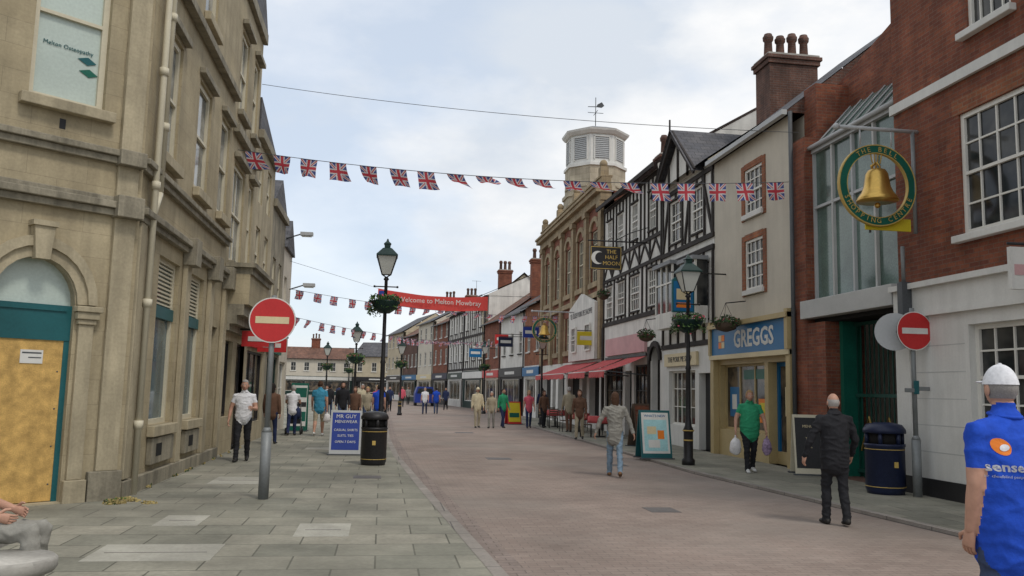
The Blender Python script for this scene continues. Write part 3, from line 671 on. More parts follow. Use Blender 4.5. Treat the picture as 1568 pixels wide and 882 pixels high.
for a,b in ((10.75,12.4),(7.6,9.4)): o.win(a,b,1.2,2.9,w=-.12,cols=4,rows=4,fm=frame,fw=.08,bar=.03);o.box('sills',white,(a-.1,.053,1.08),(b+.1,.16,1.19))
o.box('string_course',white,(6.5,.003,6.98),(14.33,.07,7.16));o.box('string_course',white,(6.5,.003,H-.1),(14.4,.3,H))
o.quad('walls',brickR,(14.3,0,0),(14.3,-6,0),(14.3,-6,H),(14.3,0,H));o.box('walls',dark,(6.5,-6,0),(14.25,-.23,H-.1));o.prism('roof',slate,[(6.5,H),(14.4,H),(14.4,H+.1),(6.5,H+.1)],-6,.3)
o.quad('walls',brickR,(6.5,0,0),(6.5,-6,0),(6.5,-6,H),(6.5,0,H));o.done()
o=Obj('projecting_shop_sign',RF);o.box('panel',white,(10.6,.25,3.25),(10.67,.7,3.85));o.box('panel',awnp,(10.59,.3,3.45),(10.6,.65,3.6));o.cyl('bracket',black,(10.63,0,3.9),(10.63,.72,3.9),.02);o.done()
# shopping centre entrance
o=Obj('shopping_centre_entrance',RF)
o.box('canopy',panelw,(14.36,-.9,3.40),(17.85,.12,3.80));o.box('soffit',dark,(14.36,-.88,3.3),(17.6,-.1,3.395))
for i in range(5):
    u=14.5+i*.8;o.box('glazing_frame',panelw if i%2 else lgrey,(u-.03,-.26,3.8),(u+.03,-.18,7.3))
o.quad('glazing',gglass,(14.33,-.25,3.8),(17.7,-.25,3.8),(17.7,-.25,7.3),(14.33,-.25,7.3))
o.box('glazing_frame',lgrey,(14.33,-.27,7.2),(17.72,-.15,7.32));o.box('glazing_frame',lgrey,(14.33,-.27,5.9),(17.7,-.19,5.96))
o.quad('glazing',gglass,(14.33,-.2,7.32),(17.7,-.2,7.32),(17.7,-1.1,8.35),(14.33,-1.1,8.35))
for i in range(8):
    u=14.4+i*.46;o.tube('glazing_frame',lgrey,[(u,-.18,7.34),(u,-1.1,8.37)],[.022,.022],n=6)
o.cyl('glazing_frame',lgrey,(14.33,-.1,7.32),(17.75,-.1,7.32),.05)
o.prism('brick_wall',brickR,[(14.3,8.2),(18.28,7.6),(18.28,9.05),(14.3,10.1)],-1.6,-1.1);o.box('brick_wall',brickR,(17.72,-1.3,0),(18.28,.02,7.6));o.box('brick_wall',brickR,(17.72,-1.3,7.6),(18.28,-.3,8.9))
o.box('brick_wall',brickR,(16.95,-.9,0),(17.715,.015,3.3))
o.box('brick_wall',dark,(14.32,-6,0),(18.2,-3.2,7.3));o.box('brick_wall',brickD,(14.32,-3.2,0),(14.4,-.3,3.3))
for z in (.15,1.7,3.2): o.box('gate',gateg,(14.5,-.62,z),(16.93,-.56,z+.07))
u=14.5
while u<16.93: o.box('gate',gateg,(u,-.60,PZ),(u+.022,-.58,3.27));u+=.16
o.box('gate',green,(16.80,-.7,0),(16.93,-.3,3.3))
for i in range(2):
    cu=15.6+i*.7;o.tube('gate',goldp,[(cu-.3,-.55,.6),(cu,-.55,1.3),(cu+.3,-.55,.6)],[.02]*3,n=6)
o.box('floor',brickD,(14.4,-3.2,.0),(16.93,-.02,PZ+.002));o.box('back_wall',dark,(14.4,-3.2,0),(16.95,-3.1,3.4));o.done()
# bakery
o=Obj('bakery_building',RF);H=8.35
ops=[(19.75,21.15,6.25,7.75),(19.75,21.15,4.25,5.85)]
o.wall('walls',creamb,18.3,23.08,3.6,H,ops,dep=.1)
for a,b,c,d in ops:
    o.win(a+.16,b-.16,c+.14,d-.14,w=-.06,cols=4,rows=4,fm=frame,fw=.07,bar=.03)
    o.box('window_surrounds',brickO,(a-.02,-.09,c),(a+.16,.025,d));o.box('window_surrounds',brickO,(b-.16,-.09,c),(b+.02,.025,d));o.box('window_surrounds',brickO,(a+.16,-.09,d-.14),(b-.16,.024,d+.02));o.box('window_surrounds',white,(a+.1,-.09,c+.02),(b-.1,.09,c+.14))
o.wall('shopfront',ochre,18.3,23.08,0,2.72,[(18.55,19.75,PZ,2.5),(19.95,22.75,.75,2.5)],dep=.3)
o.box('shopfront',ochre,(18.3,.004,0),(18.5,.16,2.75));o.box('shopfront',ochre,(22.85,.004,0),(23.08,.16,2.75));o.box('shopfront',cream_s,(18.3,-.05,2.64),(23.08,.2,2.76))
o.box('fascia',blueS,(18.45,-.05,2.76),(22.95,.16,3.5));o.box('fascia',ochre,(18.28,-.05,3.5),(23.08,.26,3.62));o.box('fascia',ochre,(18.28,-.05,2.765),(18.44,.22,3.7));o.box('fascia',ochre,(22.96,-.05,2.765),(23.09,.22,3.7))
o.win(19.95,22.75,.75,2.5,w=-.2,cols=3,rows=1,fm=ochre,gm=shopg,rail=False,bar=.06);o.win(18.55,19.75,PZ,2.5,w=-.28,cols=1,rows=1,fm=blueS,gm=shopg,rail=False,fw=.1)
o.box('door',ochre,(18.55,-.27,PZ),(19.75,-.22,.35))
for a,b,c,d,mt in ((20.1,20.7,1.0,1.6,orange),(20.95,21.6,.85,1.3,cream_s),(21.9,22.5,1.1,1.9,blueS),(22.05,22.35,1.3,1.7,white),(18.8,19.4,1.2,1.9,cream_s),(20.2,20.6,1.25,1.5,yellow),(20.1,21.6,2.1,2.35,green)):
    o.box('window_posters',mt,(a,-.19 if a>19.8 else -.27,c),(b,(-.185 if mt not in(white,yellow) else -.18) if a>19.8 else -.265,d))
o.text('fascia_lettering',white,"GREGGS",(9.35-.163,20.25,3.12),(0,-1,0),.62,bold=.015)
for i in range(2):
    for j in range(2): o.box('fascia_lettering',orange if (i+j)%2 else cream_s,(22.05+i*.21,.162,2.94+j*.19),(22.24+i*.21,.168,3.11+j*.19))
o.box('walls',creamb,(18.34,-7,0),(23.04,-.32,H-.02))
o.prism('gutter',lgrey,[(18.25,H-.06),(23.1,H-.06),(23.1,H+.06),(18.25,H+.06)],.15,.28)
V=[(18.25,.22,H),(23.1,.22,H),(23.1,-4,H+3.4),(18.25,-4,H+3.4),(23.1,-8,H),(18.25,-8,H)]
o.mesh('roof',slate,V,[(0,1,2,3),(3,2,4,5)]);o.mesh('walls',brickD,[(18.26,.2,H),(18.26,-4,H+3.35),(18.26,-8,H)],[(0,1,2)]);o.mesh('walls',brickD,[(23.09,.2,H),(23.09,-4,H+3.35),(23.09,-8,H)],[(0,1,2)])
o.cyl('downpipe',greyd,(18.2,.1,0),(18.2,.1,H),.05);o.done()
def chimney(name,x,y,z0,z1,w,l,pots,mat):
    o=Obj(name,Matrix.Translation((x,y,0)))
    o.box('stack',mat,(-w/2,-l/2,z0),(w/2,l/2,z1-.35));o.box('cap',mat,(-w/2-.06,-l/2-.06,z1-.35),(w/2+.06,l/2+.06,z1-.2));o.box('cap',mat,(-w/2-.11,-l/2-.11,z1-.2),(w/2+.11,l/2+.11,z1-.08));o.box('cap',concrete,(-w/2-.05,-l/2-.05,z1-.08),(w/2+.05,l/2+.05,z1))
    for i in range(pots):
        f=(i+.5)/pots-.5;px,py=(f*w,0) if w>l else (0,f*l);hs=random.uniform(.9,1.1)
        o.lathe('pots',brickD,(px,py,z1),[(.16,0),(.14,.1),(.12,.55*hs),(.16,.6*hs),(.17,.72*hs),(.14,.75*hs),(.12,.82*hs),(.10,.82*hs)],12)
    o.done()
chimney('brick_chimney',12.3,24.4,8.5,12.3,1.6,1.0,4,brickD)
chimney('brick_chimney',11.2,32.4,9.5,11.3,.9,.7,2,brickD)
def studs(o,u0,u1,z0,z1,n,w=.11,ops=()):
    for i in range(n+1):
        u=u0+(u1-u0)*i/n
        hit=[q for q in ops if q[0]-.03<u<q[1]+.03 and q[2]<(z0+z1)/2<q[3]]
        if hit:
            for a,b,c,d in hit:
                if c>z0+.1: o.box('timbers',timber,(u-w/2,-.05,z0),(u+w/2,.05,c))
                if d<z1-.1: o.box('timbers',timber,(u-w/2,-.05,d),(u+w/2,.05,z1))
            continue
        o.box('timbers',timber,(u-w/2+random.uniform(-.01,.01),-.05,z0),(u+w/2,.05+random.uniform(0,.006),z1))
o=Obj('timber_framed_shop',RF);H=8.5
u0,u1=23.1,27.7
ops=[(24.0,24.9,6.6,8.),(25.8,26.9,6.6,8.),(23.6,24.6,3.9,5.5),(25.6,27.,3.9,5.6)]
o.wall('walls',whitew,u0,u1,3.1,H,ops,dep=.12)
for a,b,c,d in ops: o.win(a,b,c,d,w=-.06,cols=3,rows=3,fm=frame,bar=.03);o.box('timbers',timber,(a-.07,-.04,c-.07),(b+.07,.07,c-.013));o.box('timbers',timber,(a-.07,-.04,d+.013),(b+.07,.07,d+.07))
for z in (3.2,5.95,6.3,8.3): o.box('timbers',timber,(u0,-.04,z-.07),(u1,.062,z+.07))
studs(o,u0+.08,u1-.08,3.27,5.88,6,.10,ops);studs(o,u0+.08,u1-.08,6.37,8.23,7,.10,ops)
for a,b in (((23.2,6.4),(23.95,8.2)),((27.6,6.4),(27.0,8.2)),((24.7,3.3),(25.5,4.6)),((25.5,6.4),(25.0,8.2))): o.beam('timbers',timber,a,b,.11,-.03,.057)
g0,g1,gp=24.1,27.6,10.1
o.prism('gable',whitew,[(g0,H),(g1,H),((g0+g1)/2,gp-.15)],-.2,.10)
for k in (.25,.5,.75):
    u=g0+(g1-g0)*k;zt=H+(gp-H-.2)*(1-abs(k-.5)*2);o.box('timbers',timber,(u-.04,.09,H),(u+.04,.16,zt))
o.beam('timbers',timber,(g0-.25,H-.15),((g0+g1)/2,gp),.2,.3,.36);o.beam('timbers',timber,(g1+.25,H-.15),((g0+g1)/2,gp),.2,.301,.361)
gm_=(g0+g1)/2
o.mesh('roof',slate,[(g0-.3,.42,H-.15),(gm_,.42,gp+.12),(gm_,-4,gp+.12),(g0-.3,-4,H-.15)],[(0,1,2,3)]);o.mesh('roof',slate,[(g1+.3,.42,H-.15),(gm_,.42,gp+.12),(gm_,-4,gp+.12),(g1+.3,-4,H-.15)],[(0,1,2,3)])
o.cyl('finial',timber,(gm_,.4,gp),(gm_,.4,gp+.45),.03)
o.mesh('roof',slate,[(u0,.3,H),(u1,.3,H),(u1,-4,H+3),(u0,-4,H+3)],[(0,1,2,3)]);o.mesh('walls',cream,[(u0+.01,.2,H),(u0+.01,-4,H+2.9),(u0+.01,-4,H)],[(0,1,2)])
for a,b,z0,z1 in ((25.5,27.1,3.75,5.75),(23.5,24.7,3.75,5.6)):
    o.prism('bay_windows',whitew,[(a,z0),(b,z0),(b,z0+.5),(a,z0+.5)],.06,.45);o.box('bay_windows',lead,(a-.08,.06,z1),(b+.08,.55,z1+.12))
    for uu in (a,a+(b-a)/3,a+2*(b-a)/3,b): o.box('bay_windows',frame,(uu-.03,.40,z0+.5),(uu+.03,.46,z1))
    o.box('bay_windows',frame,(a,.405,(z0+z1)/2+.4),(b,.455,(z0+z1)/2+.45))
    o.quad('glass',glass,(a,.42,z0+.5),(b,.42,z0+.5),(b,.42,z1),(a,.42,z1));o.quad('glass',glass,(a,.06,z0+.5),(a,.42,z0+.5),(a,.42,z1),(a,.06,z1));o.quad('glass',glass,(b,.06,z0+.5),(b,.42,z0+.5),(b,.42,z1),(b,.06,z1))
o.wall('shopfront',white,u0,u1,0,3.1,[(23.35,24.3,PZ,2.3),(24.6,27.,.7,2.4)],w=.03,dep=.3)
o.win(24.6,27.,.7,2.4,w=-.15,cols=6,rows=3,fm=frame,gm=shopg,rail=False);o.box('door',black,(23.35,-.25,PZ),(24.3,-.18,2.3));o.box('fascia',cream_s,(24.3,.035,2.55),(27.2,.12,2.95))
o.text('fascia_lettering',black,"THE PORK PIE SHOP",(9.35-.125,25.75,2.75),(0,-1,0),.24)
o.box('walls',dark,(u0+.05,-6,0),(u1-.05,-.31,H-.1));o.done()
# main timber inn
o=Obj('half_timbered_inn',RF);H=9.6
u0,u1=27.72,35.55
ops=[(28.3,29.3,4.75,6.1),(30.4,31.5,4.75,6.1),(32.4,33.4,4.75,6.1),(34.2,35.1,4.75,6.1),(28.4,29.2,7.5,8.9),(30.6,31.4,7.5,8.9),(32.6,33.4,7.5,8.9),(34.3,35.,7.5,8.9)]
o.wall('walls',whitew,u0,u1,4.4,H,ops,dep=.1)
for a,b,c,d in ops: o.win(a,b,c,d,w=-.05,cols=4,rows=3,fm=frame,bar=.03,fw=.05);o.box('timbers',timber,(a-.06,-.04,c-.07),(b+.06,.08,c-.013));o.box('timbers',timber,(a-.06,-.04,d+.013),(b+.06,.08,d+.07))
for z,h in ((4.5,.16),(6.35,.13),(7.2,.13),(9.45,.16)): o.box('timbers',timber,(u0,-.04,z-h/2),(u1,.06,z+h/2))
studs(o,u0+.08,u1-.08,4.58,6.28,14,.085,ops);studs(o,u0+.08,u1-.08,7.27,9.37,16,.085,ops)
n=6
for i in range(n+1):
    u=u0+.08+(u1-u0-.16)*i/n;o.box('timbers',timber,(u-.05,-.03,6.42),(u+.05,.054,7.13))
    if i<n:
        d=(u1-u0-.16)/n
        o.beam('timbers',timber,(u,6.45),(u+d*.5,7.1),.09,-.02,.042);o.beam('timbers',timber,(u+d,6.45),(u+d*.5,7.1),.09,-.02,.045)
o.mesh('roof',tile,[(u0-.1,.4,H),(u1,.4,H),(u1,-4,H+2.6),(u0-.1,-4,H+2.6)],[(0,1,2,3)]);o.box('roof',timber,(u0-.1,.35,H-.14),(u1,.42,H+.02))
o.mesh('walls',whitew,[(u0-.02,.2,H),(u0-.02,-4,H+2.5),(u0-.02,-4,H-1.5),(u0-.02,.0,H-1.5)],[(0,1,2,3)])
o.wall('shopfront',whitew,u0,u1,0,4.4,[(27.95,28.9,PZ,3.3),(29.2,31.,.8,2.7),(31.3,32.2,PZ,2.5),(32.5,35.2,.8,2.7)],w=.01,dep=.3)
for a,b,c,d in ((29.2,31.,.8,2.7),(32.5,35.2,.8,2.7)): o.win(a,b,c,d,w=-.12,cols=4,rows=2,fm=black,gm=shopg,rail=False)
o.box('door',dark,(27.95,-.28,PZ),(28.9,-.22,3.3));o.box('door',dark,(31.3,-.25,PZ),(32.2,-.2,2.5))
for a in np.linspace(0,math.pi,9)[:-1]:
    P=lambda r,t:(28.42+r*math.cos(t),2.8+r*math.sin(t));o.prism('door',timber,[P(.5,a),P(.68,a),P(.68,a+.4),P(.5,a+.4)],.012,.1)
o.box('shopfront',timber,(29.0,.012,0),(29.15,.09,3.3));o.box('shopfront',awnp,(29.4,.015,3.15),(34.8,.12,3.85));o.box('shopfront',black,(29.3,.014,3.0),(34.9,.1,3.1))
o.box('shopfront',timber,(u1-.2,.012,0),(u1,.1,4.4));o.box('walls',dark,(u0+.05,-6,0),(u1-.05,-.31,H-.1));o.done()
for u0,u1 in ((29.3,31.6),(32.3,35.3),(36.2,43.)):
    o=Obj('red_awning',RF);zb,zf,wf=3.0,2.42,1.55
    n=14
    V=[];F=[]
    for i in range(n+1):
        u=u0+(u1-u0)*i/n
        for j in range(5): t=j/4;V.append((u,.05+t*wf,zb+(zf-zb)*t-.05*math.sin(math.pi*t)*(.6+.4*math.cos(i*2.1))))
        V.append((u+random.uniform(-.02,.02),wf+.06+random.uniform(-.02,.03),zf-.2-.05*(i%2)))
    for i in range(n):
        for j in range(5): F.append((i*6+j,i*6+j+1,(i+1)*6+j+1,(i+1)*6+j))
    o.mesh('canvas',awn,V,F);o.cyl('frame',white,(u0,wf+.03,zf),(u1,wf+.03,zf),.025);o.cyl('frame',greyd,(u0,.05,2.3),(u0,wf,zf),.02);o.cyl('frame',greyd,(u1,.05,2.3),(u1,wf,zf),.02);o.done()
# Hall with pilasters
o=Obj('stone_market_hall',RF);H=10.6
u0,u1=35.6,50
ops=[]
for i in range(5):
    a=36.6+i*2.75;ops.append((a,a+1.3,6.6,9.0))
for i in range(5):
    a=36.7+i*2.75;ops.append((a,a+1.1,3.7,5.4))
o.wall('walls',brickR,u0,u1,3.1,H,ops,dep=.2)
for a,b,c,d in ops:
    o.win(a,b,c,d,w=-.12,cols=3,rows=4,fm=framec,bar=.03);o.box('dressings',hallstone,(a-.2,.002,c-.25),(b+.2,.12,c-.01))
    o.box('dressings',hallstone,(a-.2,.003,c),(a-.01,.06,d));o.box('dressings',hallstone,(b+.01,.003,c),(b+.2,.06,d))
    if c>6:
        N=8
        for k in range(N):
            t0=math.pi*k/N;t1=math.pi*(k+1)/N;P=lambda r,t:((a+b)/2+r*math.cos(t),d+.03+r*.7*math.sin(t));o.prism('dressings',hallstone,[P(.55,t0),P(.86,t0),P(.86,t1),P(.55,t1)],.003,.09)
for i in range(6):
    u=35.65+i*2.75;o.box('pilasters',hallstone,(u,.004,3.1),(u+.5,.16,10.0));o.box('pilasters',hallstone,(u-.06,.005,9.8),(u+.56,.24,10.05))
o.box('cornice',hallstone,(u0-.05,-.3,10.05),(u1+.1,.2,10.4));o.box('cornice',hallstone,(u0-.1,-.3,10.4),(u1+.2,.42,10.6));o.box('cornice',hallstone,(u0-.1,-.3,10.6),(u1+.2,.5,10.72));o.box('cornice',hallstone,(u0,-.3,10.72),(u1,.15,11.1))
o.box('cornice',hallstone,(u0,-.35,11.1),(u1+.1,.2,11.2));o.box('cornice',hallstone,(u0,.003,5.85),(u1,.14,6.1))
for u in (35.7,41.0,45.,49.4): o.box('cornice',hallstone,(u,-.2,11.2),(u+.45,.16,11.6));o.ell('finials',hallstone,(u+.22,-.02,11.75),(.18,.18,.2))
o.wall('shopfront',whitew,u0,u1,0,3.1,[(36.2,38.,.6,2.5),(38.5,39.4,PZ,2.5),(40,42.6,.6,2.5),(43.4,45.,.6,2.5),(45.6,46.5,PZ,2.4),(47,49.5,.6,2.5)],w=.005,dep=.3)
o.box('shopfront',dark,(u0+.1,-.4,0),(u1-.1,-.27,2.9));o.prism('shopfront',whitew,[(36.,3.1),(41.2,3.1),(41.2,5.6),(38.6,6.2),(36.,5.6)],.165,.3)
o.text('fascia_lettering',black,"YE OLDE PORK PIE SHOPPE",(9.35-.31,38.6,5.25),(0,-1,0),.36)
o.box('walls',brickR,(u0+.02,-8,0),(u1-.02,-.45,10.3));o.quad('walls',brickR,(u0+.0,0,9),(u0+.0,-8,9),(u0+.0,-8,10.5),(u0,0,10.5));o.box('walls',brickR,(u0,-.44,9.),(u0+.3,-.0,10.5))
o.quad('walls',brickR,(u1,.0,0),(u1,-8,0),(u1,-8,10.7),(u1,0,10.7))
for a,b in ((36.6,37.6),(39.4,40.3)): o.win(a,b,3.5,4.7,w=.33,cols=3,rows=3,fm=frame)
o.done()
# cupola tower
o=Obj('cupola_tower',Matrix.Translation((11.35,45.4,-.35)));R=1.72
o.lathe('base',towerstone,(0,0,0),[(R*1.03,9.8),(R*1.03,12.6),(R*1.08,12.6),(R*1.08,12.8),(R*.99,12.8),(R*.99,14.25)],8,False,math.pi/8)
o.lathe('drum',white,(0,0,0),[(R*1.04,14.25),(R*1.04,14.4),(R*.95,14.4),(R*.95,16.0),(R*1.02,16.05),(R*1.1,16.2),(R*1.12,16.3),(R*1.02,16.34)],8,False,math.pi/8)
o.lathe('roof',lead,(0,0,0),[(R*1.06,16.34),(R*.6,16.62),(R*.2,16.75),(.06,16.85)],8,False,math.pi/8)
for k in range(8):
    a=k*math.pi/4;M0=o.M;o.M=M0@Matrix.Rotation(a,4,'Z')
    ap=R*.95*math.cos(math.pi/8)
    for j in range(11): o.box('louvres',lgrey,(ap+.0,-.38,14.70+j*.105),(ap+.05,.38,14.755+j*.105))
    o.box('louvres',louv,(ap+.0,-.39,14.66),(ap+.012,.39,15.85));o.box('louvres',white,(ap,-.45,14.60),(ap+.07,-.39,15.88));o.box('louvres',white,(ap,.39,14.60),(ap+.07,.45,15.88));o.box('louvres',white,(ap,-.45,15.86),(ap+.07,.45,15.93))
    o.box('base_panels',towerstone,(ap+.03,-.45,13.1),(ap+.12,.45,13.2))
    o.M=M0
o.cyl('weather_vane',greyd,(0,0,16.8),(0,0,18.6),.022);o.cyl('weather_vane',greyd,(-.45,0,17.7),(.45,0,17.7),.016);o.cyl('weather_vane',greyd,(0,-.45,17.7),(0,.45,17.7),.016)
o.prism('weather_vane',greyd,[(-.45,18.05),(.05,18.08),(.1,18.2),(.35,18.35),(.5,18.15),(.35,18.02),(.1,18.04),(-.45,18.02)],-.015,.015);o.done()
# ---------------------------------------------------------------- receding row (street bends left)
PTS=[(9.35,50.05),(9.15,55),(8.6,62.5),(8.1,68.5),(7.2,76.5),(6.4,84),(5.3,91.5),(4.0,99.5),(2.5,108),(.6,118)]
SPEC=[('brick_terrace_house',brickO,7.0,2.9,tile,'brick'),('white_rendered_shop',whitew,6.8,2.7,slate,'plain'),('brick_gabled_shop',brickR,6.8,3.1,tile,'plain'),('half_timbered_shop',whitew,9.3,2.0,slate,'timber'),
      ('half_timbered_shop',whitew,8.7,2.4,slate,'timber'),('brick_shop',brickR,8.2,2.4,tile,'plain'),('white_rendered_shop',creamb,8.8,2.2,slate,'plain'),('brick_shop',brickD,7.8,2.6,tile,'plain'),('cream_rendered_shop',cream,8.6,2.6,slate,'plain')]
shopcols=[blueS,black,red,white,darkgreen,navy,cream_s]
def shop(name,p0,p1,mat,H,rh,roof,kind,i,nside=1,depth=8):
    p0=Vector(p0);p1=Vector(p1);d=(p1-p0);L=d.length;d.normalize();n=Vector((-d.y,d.x))*nside
    o=Obj(name,frm((p0.x,p0.y),tuple(d),tuple(n)))
    nw=max(2,int(L/2.1));ops=[];sp=L/nw
    fls=[4.1]+([6.8] if H>8 else [])
    for z in fls:
        for k in range(nw): c=sp*(k+.5);ops.append((c-.45,c+.45,z,z+1.5))
    o.wall('walls',mat,0,L,3.2,H,ops,dep=.12)
    for a,b,c,e in ops: o.win(a,b,c,e,w=-.08,cols=2,rows=2,fm=frame);o.box('sills',white if mat is not whitew else timber,(a-.08,.003,c-.1),(b+.08,.1,c-.013))
    if kind=='timber':
        for z in (3.35,6.2,H-.15): o.box('timbers',timber,(0,-.03,z-.1),(L,.06,z+.1))
        studs(o,.1,L-.1,3.45,6.1,int(L/.8),.13,ops);studs(o,.1,L-.1,6.3,H-.25,int(L/.8),.13,ops)
    ops2=[(.35,1.2,PZ-.05,2.4),(1.5,L-.4,.6,2.4)]
    sm=[whitew,black,creamb,darkgreen][i%4]
    o.wall('shopfront',sm,0,L,0,3.2,ops2,w=.02,dep=.25);o.win(1.5,L-.4,.6,2.4,w=-.12,cols=3,rows=1,fm=frame,gm=shopg,rail=False);o.box('door',dark,(.35,-.2,0),(1.2,-.15,2.4))
    o.box('fascia',shopcols[i%7],(.1,.025,2.55),(L-.1,.16,3.1));o.box('fascia',white,(L*.3,.161,2.72),(L*.7,.165,2.92))
    o.box('walls',mat,(.03,-depth,0),(L-.03,-.27,H-.02))
    o.mesh('roof',roof,[(-.05,.3,H),(L+.05,.3,H),(L+.05,-depth/2,H+rh),(-.05,-depth/2,H+rh),(L+.05,-depth-.3,H),(-.05,-depth-.3,H)],[(0,1,2,3),(3,2,4,5)])
    for uu in (.02,L-.02): o.mesh('walls',mat,[(uu,.0,H),(uu,-depth/2,H+rh-.06),(uu,-depth,H)],[(0,1,2)])
    o.box('gutter',black,(0,.28,H-.08),(L,.38,H+.02));o.cyl('downpipe',black,(.06,.08,0),(.06,.08,H),.045,n=8)
    o.done()
for i,sp in enumerate(SPEC):
    shop(sp[0],PTS[i],PTS[i+1],sp[1],sp[2],sp[3],sp[4],sp[5],i)
for x,y,z,w in ((12.4,52.5,11.7,1.5),(12.2,58.,11.8,1.3),(11.6,63,11.6,1.5),(10.8,76.8,12.6,1.2),(9.3,92,11.8,1.2),(7.6,100,12.2,1.2)): chimney('brick_chimney',x,y,8.,z,w,.8,3,brickR)
o=Obj('cream_gable_house',Matrix.Translation((11.6,69,0)));o.prism('walls',cream,[(-3.6,0),(3,0),(3,8.3),(-.3,11.2),(-3.6,8.3)],0,7)
o.mesh('roof',tile,[(-3.9,-.2,8.1),(-.3,-.2,11.35),(-.3,7.2,11.35),(-3.9,7.2,8.1),(3.3,-.2,8.1),(3.3,7.2,8.1)],[(0,1,2,3),(1,4,5,2)]);o.done()
shop('cream_terrace_building',(-30,152),(-5.2,152),creamb,6.2,2.2,tile,'plain',3,-1)
shop('brick_terrace_building',(-5.,146),(4.5,142),cream,6.6,2.6,slate,'plain',1,-1)
shop('white_terrace_building',(-32,118),(-18,128),whitew,6.4,2.4,tile,'plain',0,-1)
chimney('brick_chimney',-12,156,7,10,1.5,.8,3,brickR);chimney('brick_chimney',-20,156,7,9.8,1.5,.8,3,brickR)
def aerial(x,y,z):
    o=Obj('tv_aerial',Matrix.Translation((x,y,z)));o.cyl('mast',greyd,(0,0,0),(0,0,1.8),.02,n=6);o.cyl('boom',greyd,(-.5,0,1.75),(.5,.1,1.75),.012,n=6)
    for k in range(7): o.cyl('elements',greyd,(-.45+k*.15,-.2,1.75),(-.45+k*.15,.2,1.75),.007,n=4)
    o.done()
aerial(11.8,57.6,11.);aerial(9.6,90,11.4)
# ---------------------------------------------------------------- street furniture
def lamp(x,y,h,z0=0.,basket=3.6):
    o=Obj('street_lamp',Matrix.Translation((x,y,z0)))
    o.lathe('post',black,(0,0,0),[(.15,0),(.15,.12),(.11,.16),(.11,.75),(.13,.78),(.08,.9),(.06,1.1),(.055,2.2),(.07,2.23),(.05,2.3),(.04,h-1.05),(.07,h-1.02),(.035,h-.95)],16)
    o.lathe('post',goldp,(0,0,0),[(.115,.55),(.115,.58)],16);o.lathe('post',goldp,(0,0,0),[(.135,.775),(.135,.80)],16)
    o.cyl('crossbar',black,(-.28,0,h-1.2),(.28,0,h-1.2),.015);o.ell('crossbar',black,(-.28,0,h-1.2),(.03,.03,.03),8,6);o.ell('crossbar',black,(.28,0,h-1.2),(.03,.03,.03),8,6)
    b=h-.95;a,c=.11,.24;zt=.5
    for sx in (-1,1):
        for sy in (-1,1):
            o.tube('lantern_frame',black,[(0,0,b-.02),(sx*a,sy*a,b+.06),(sx*c,sy*c,b+zt)],[.013]*3,n=6)
    V=[(-a,-a,b+.05),(a,-a,b+.05),(a,a,b+.05),(-a,a,b+.05),(-c,-c,b+zt),(c,-c,b+zt),(c,c,b+zt),(-c,c,b+zt)]
    o.mesh('lantern_glass',lglass,[Vector((v[0]*.97,v[1]*.97,v[2])) for v in V],[(0,1,5,4),(1,2,6,5),(2,3,7,6),(3,0,4,7)])
    o.lathe('lantern_cap',darkgreen,(0,0,b),[(.37,zt-.005),(.37,zt+.03),(.16,zt+.2),(.10,zt+.22),(.11,zt+.3),(.13,zt+.32),(.05,zt+.38),(.02,zt+.45)],4 ,False,math.pi/4)
    if basket:
        for sx in (-1,1):
            o.tube('basket_bracket',black,[(0,0,basket+.12),(sx*.25,0,basket+.2),(sx*.32,0,basket+.1)],[.012]*3,n=6)
        o.lathe('basket',darkgreen,(0,0,basket-.28),[(.12,0),(.26,.1),(.36,.28),(.36,.3)],16)
        o.leaves('basket_plants',(0,0,basket+.05),(.42,.42,.15),420,.045,.04);o.leaves('basket_plants',(0,0,basket-.12),(.38,.38,.13),160,.04,.03)
        for k in range(6): t=random.uniform(0,6.3);o.leaves('basket_plants',(.38*math.cos(t),.38*math.sin(t),basket-.2),(.07,.07,.16),26,.035,.03)
    o.done()
lamp(0.0,21.1,5.3,PZ,3.72);lamp(7.1,19.2,4.95,PZ,3.35);lamp(-1.2,38.5,4.5,PZ,2.9);lamp(1.1,52,4.6,0,3.1);lamp(-3.6,56.8,4.5,PZ,2.9);lamp(6.9,58,5.,0,3.2);lamp(7.6,40.5,4.6,0,0)
lamp(-2.9,76,4.5,PZ,3)
def baskethang(x,y,z,r=.35):
    o=Obj('hanging_basket',Matrix.Translation((x,y,z)));o.lathe('basket',bark,(0,0,-.2),[(.05,0),(r*.6,.06),(r*.8,.22)],12);o.leaves('plants',(0,0,.05),(r,r,.2),320,.05,.08)
    for k in range(3): o.tube('chains',black,[(math.cos(k*2.1)*r*.7,math.sin(k*2.1)*r*.7,0),(0,0,.55)],[.006]*2,n=4)
    o.tube('bracket',black,[(0,0,.55),(9.3-x,0,.62)],[.015]*2,n=6);o.done()
baskethang(8.75,20.9,3.5,.4);baskethang(8.8,27.8,3.6,.35);baskethang(8.8,33.5,5.6,.3)
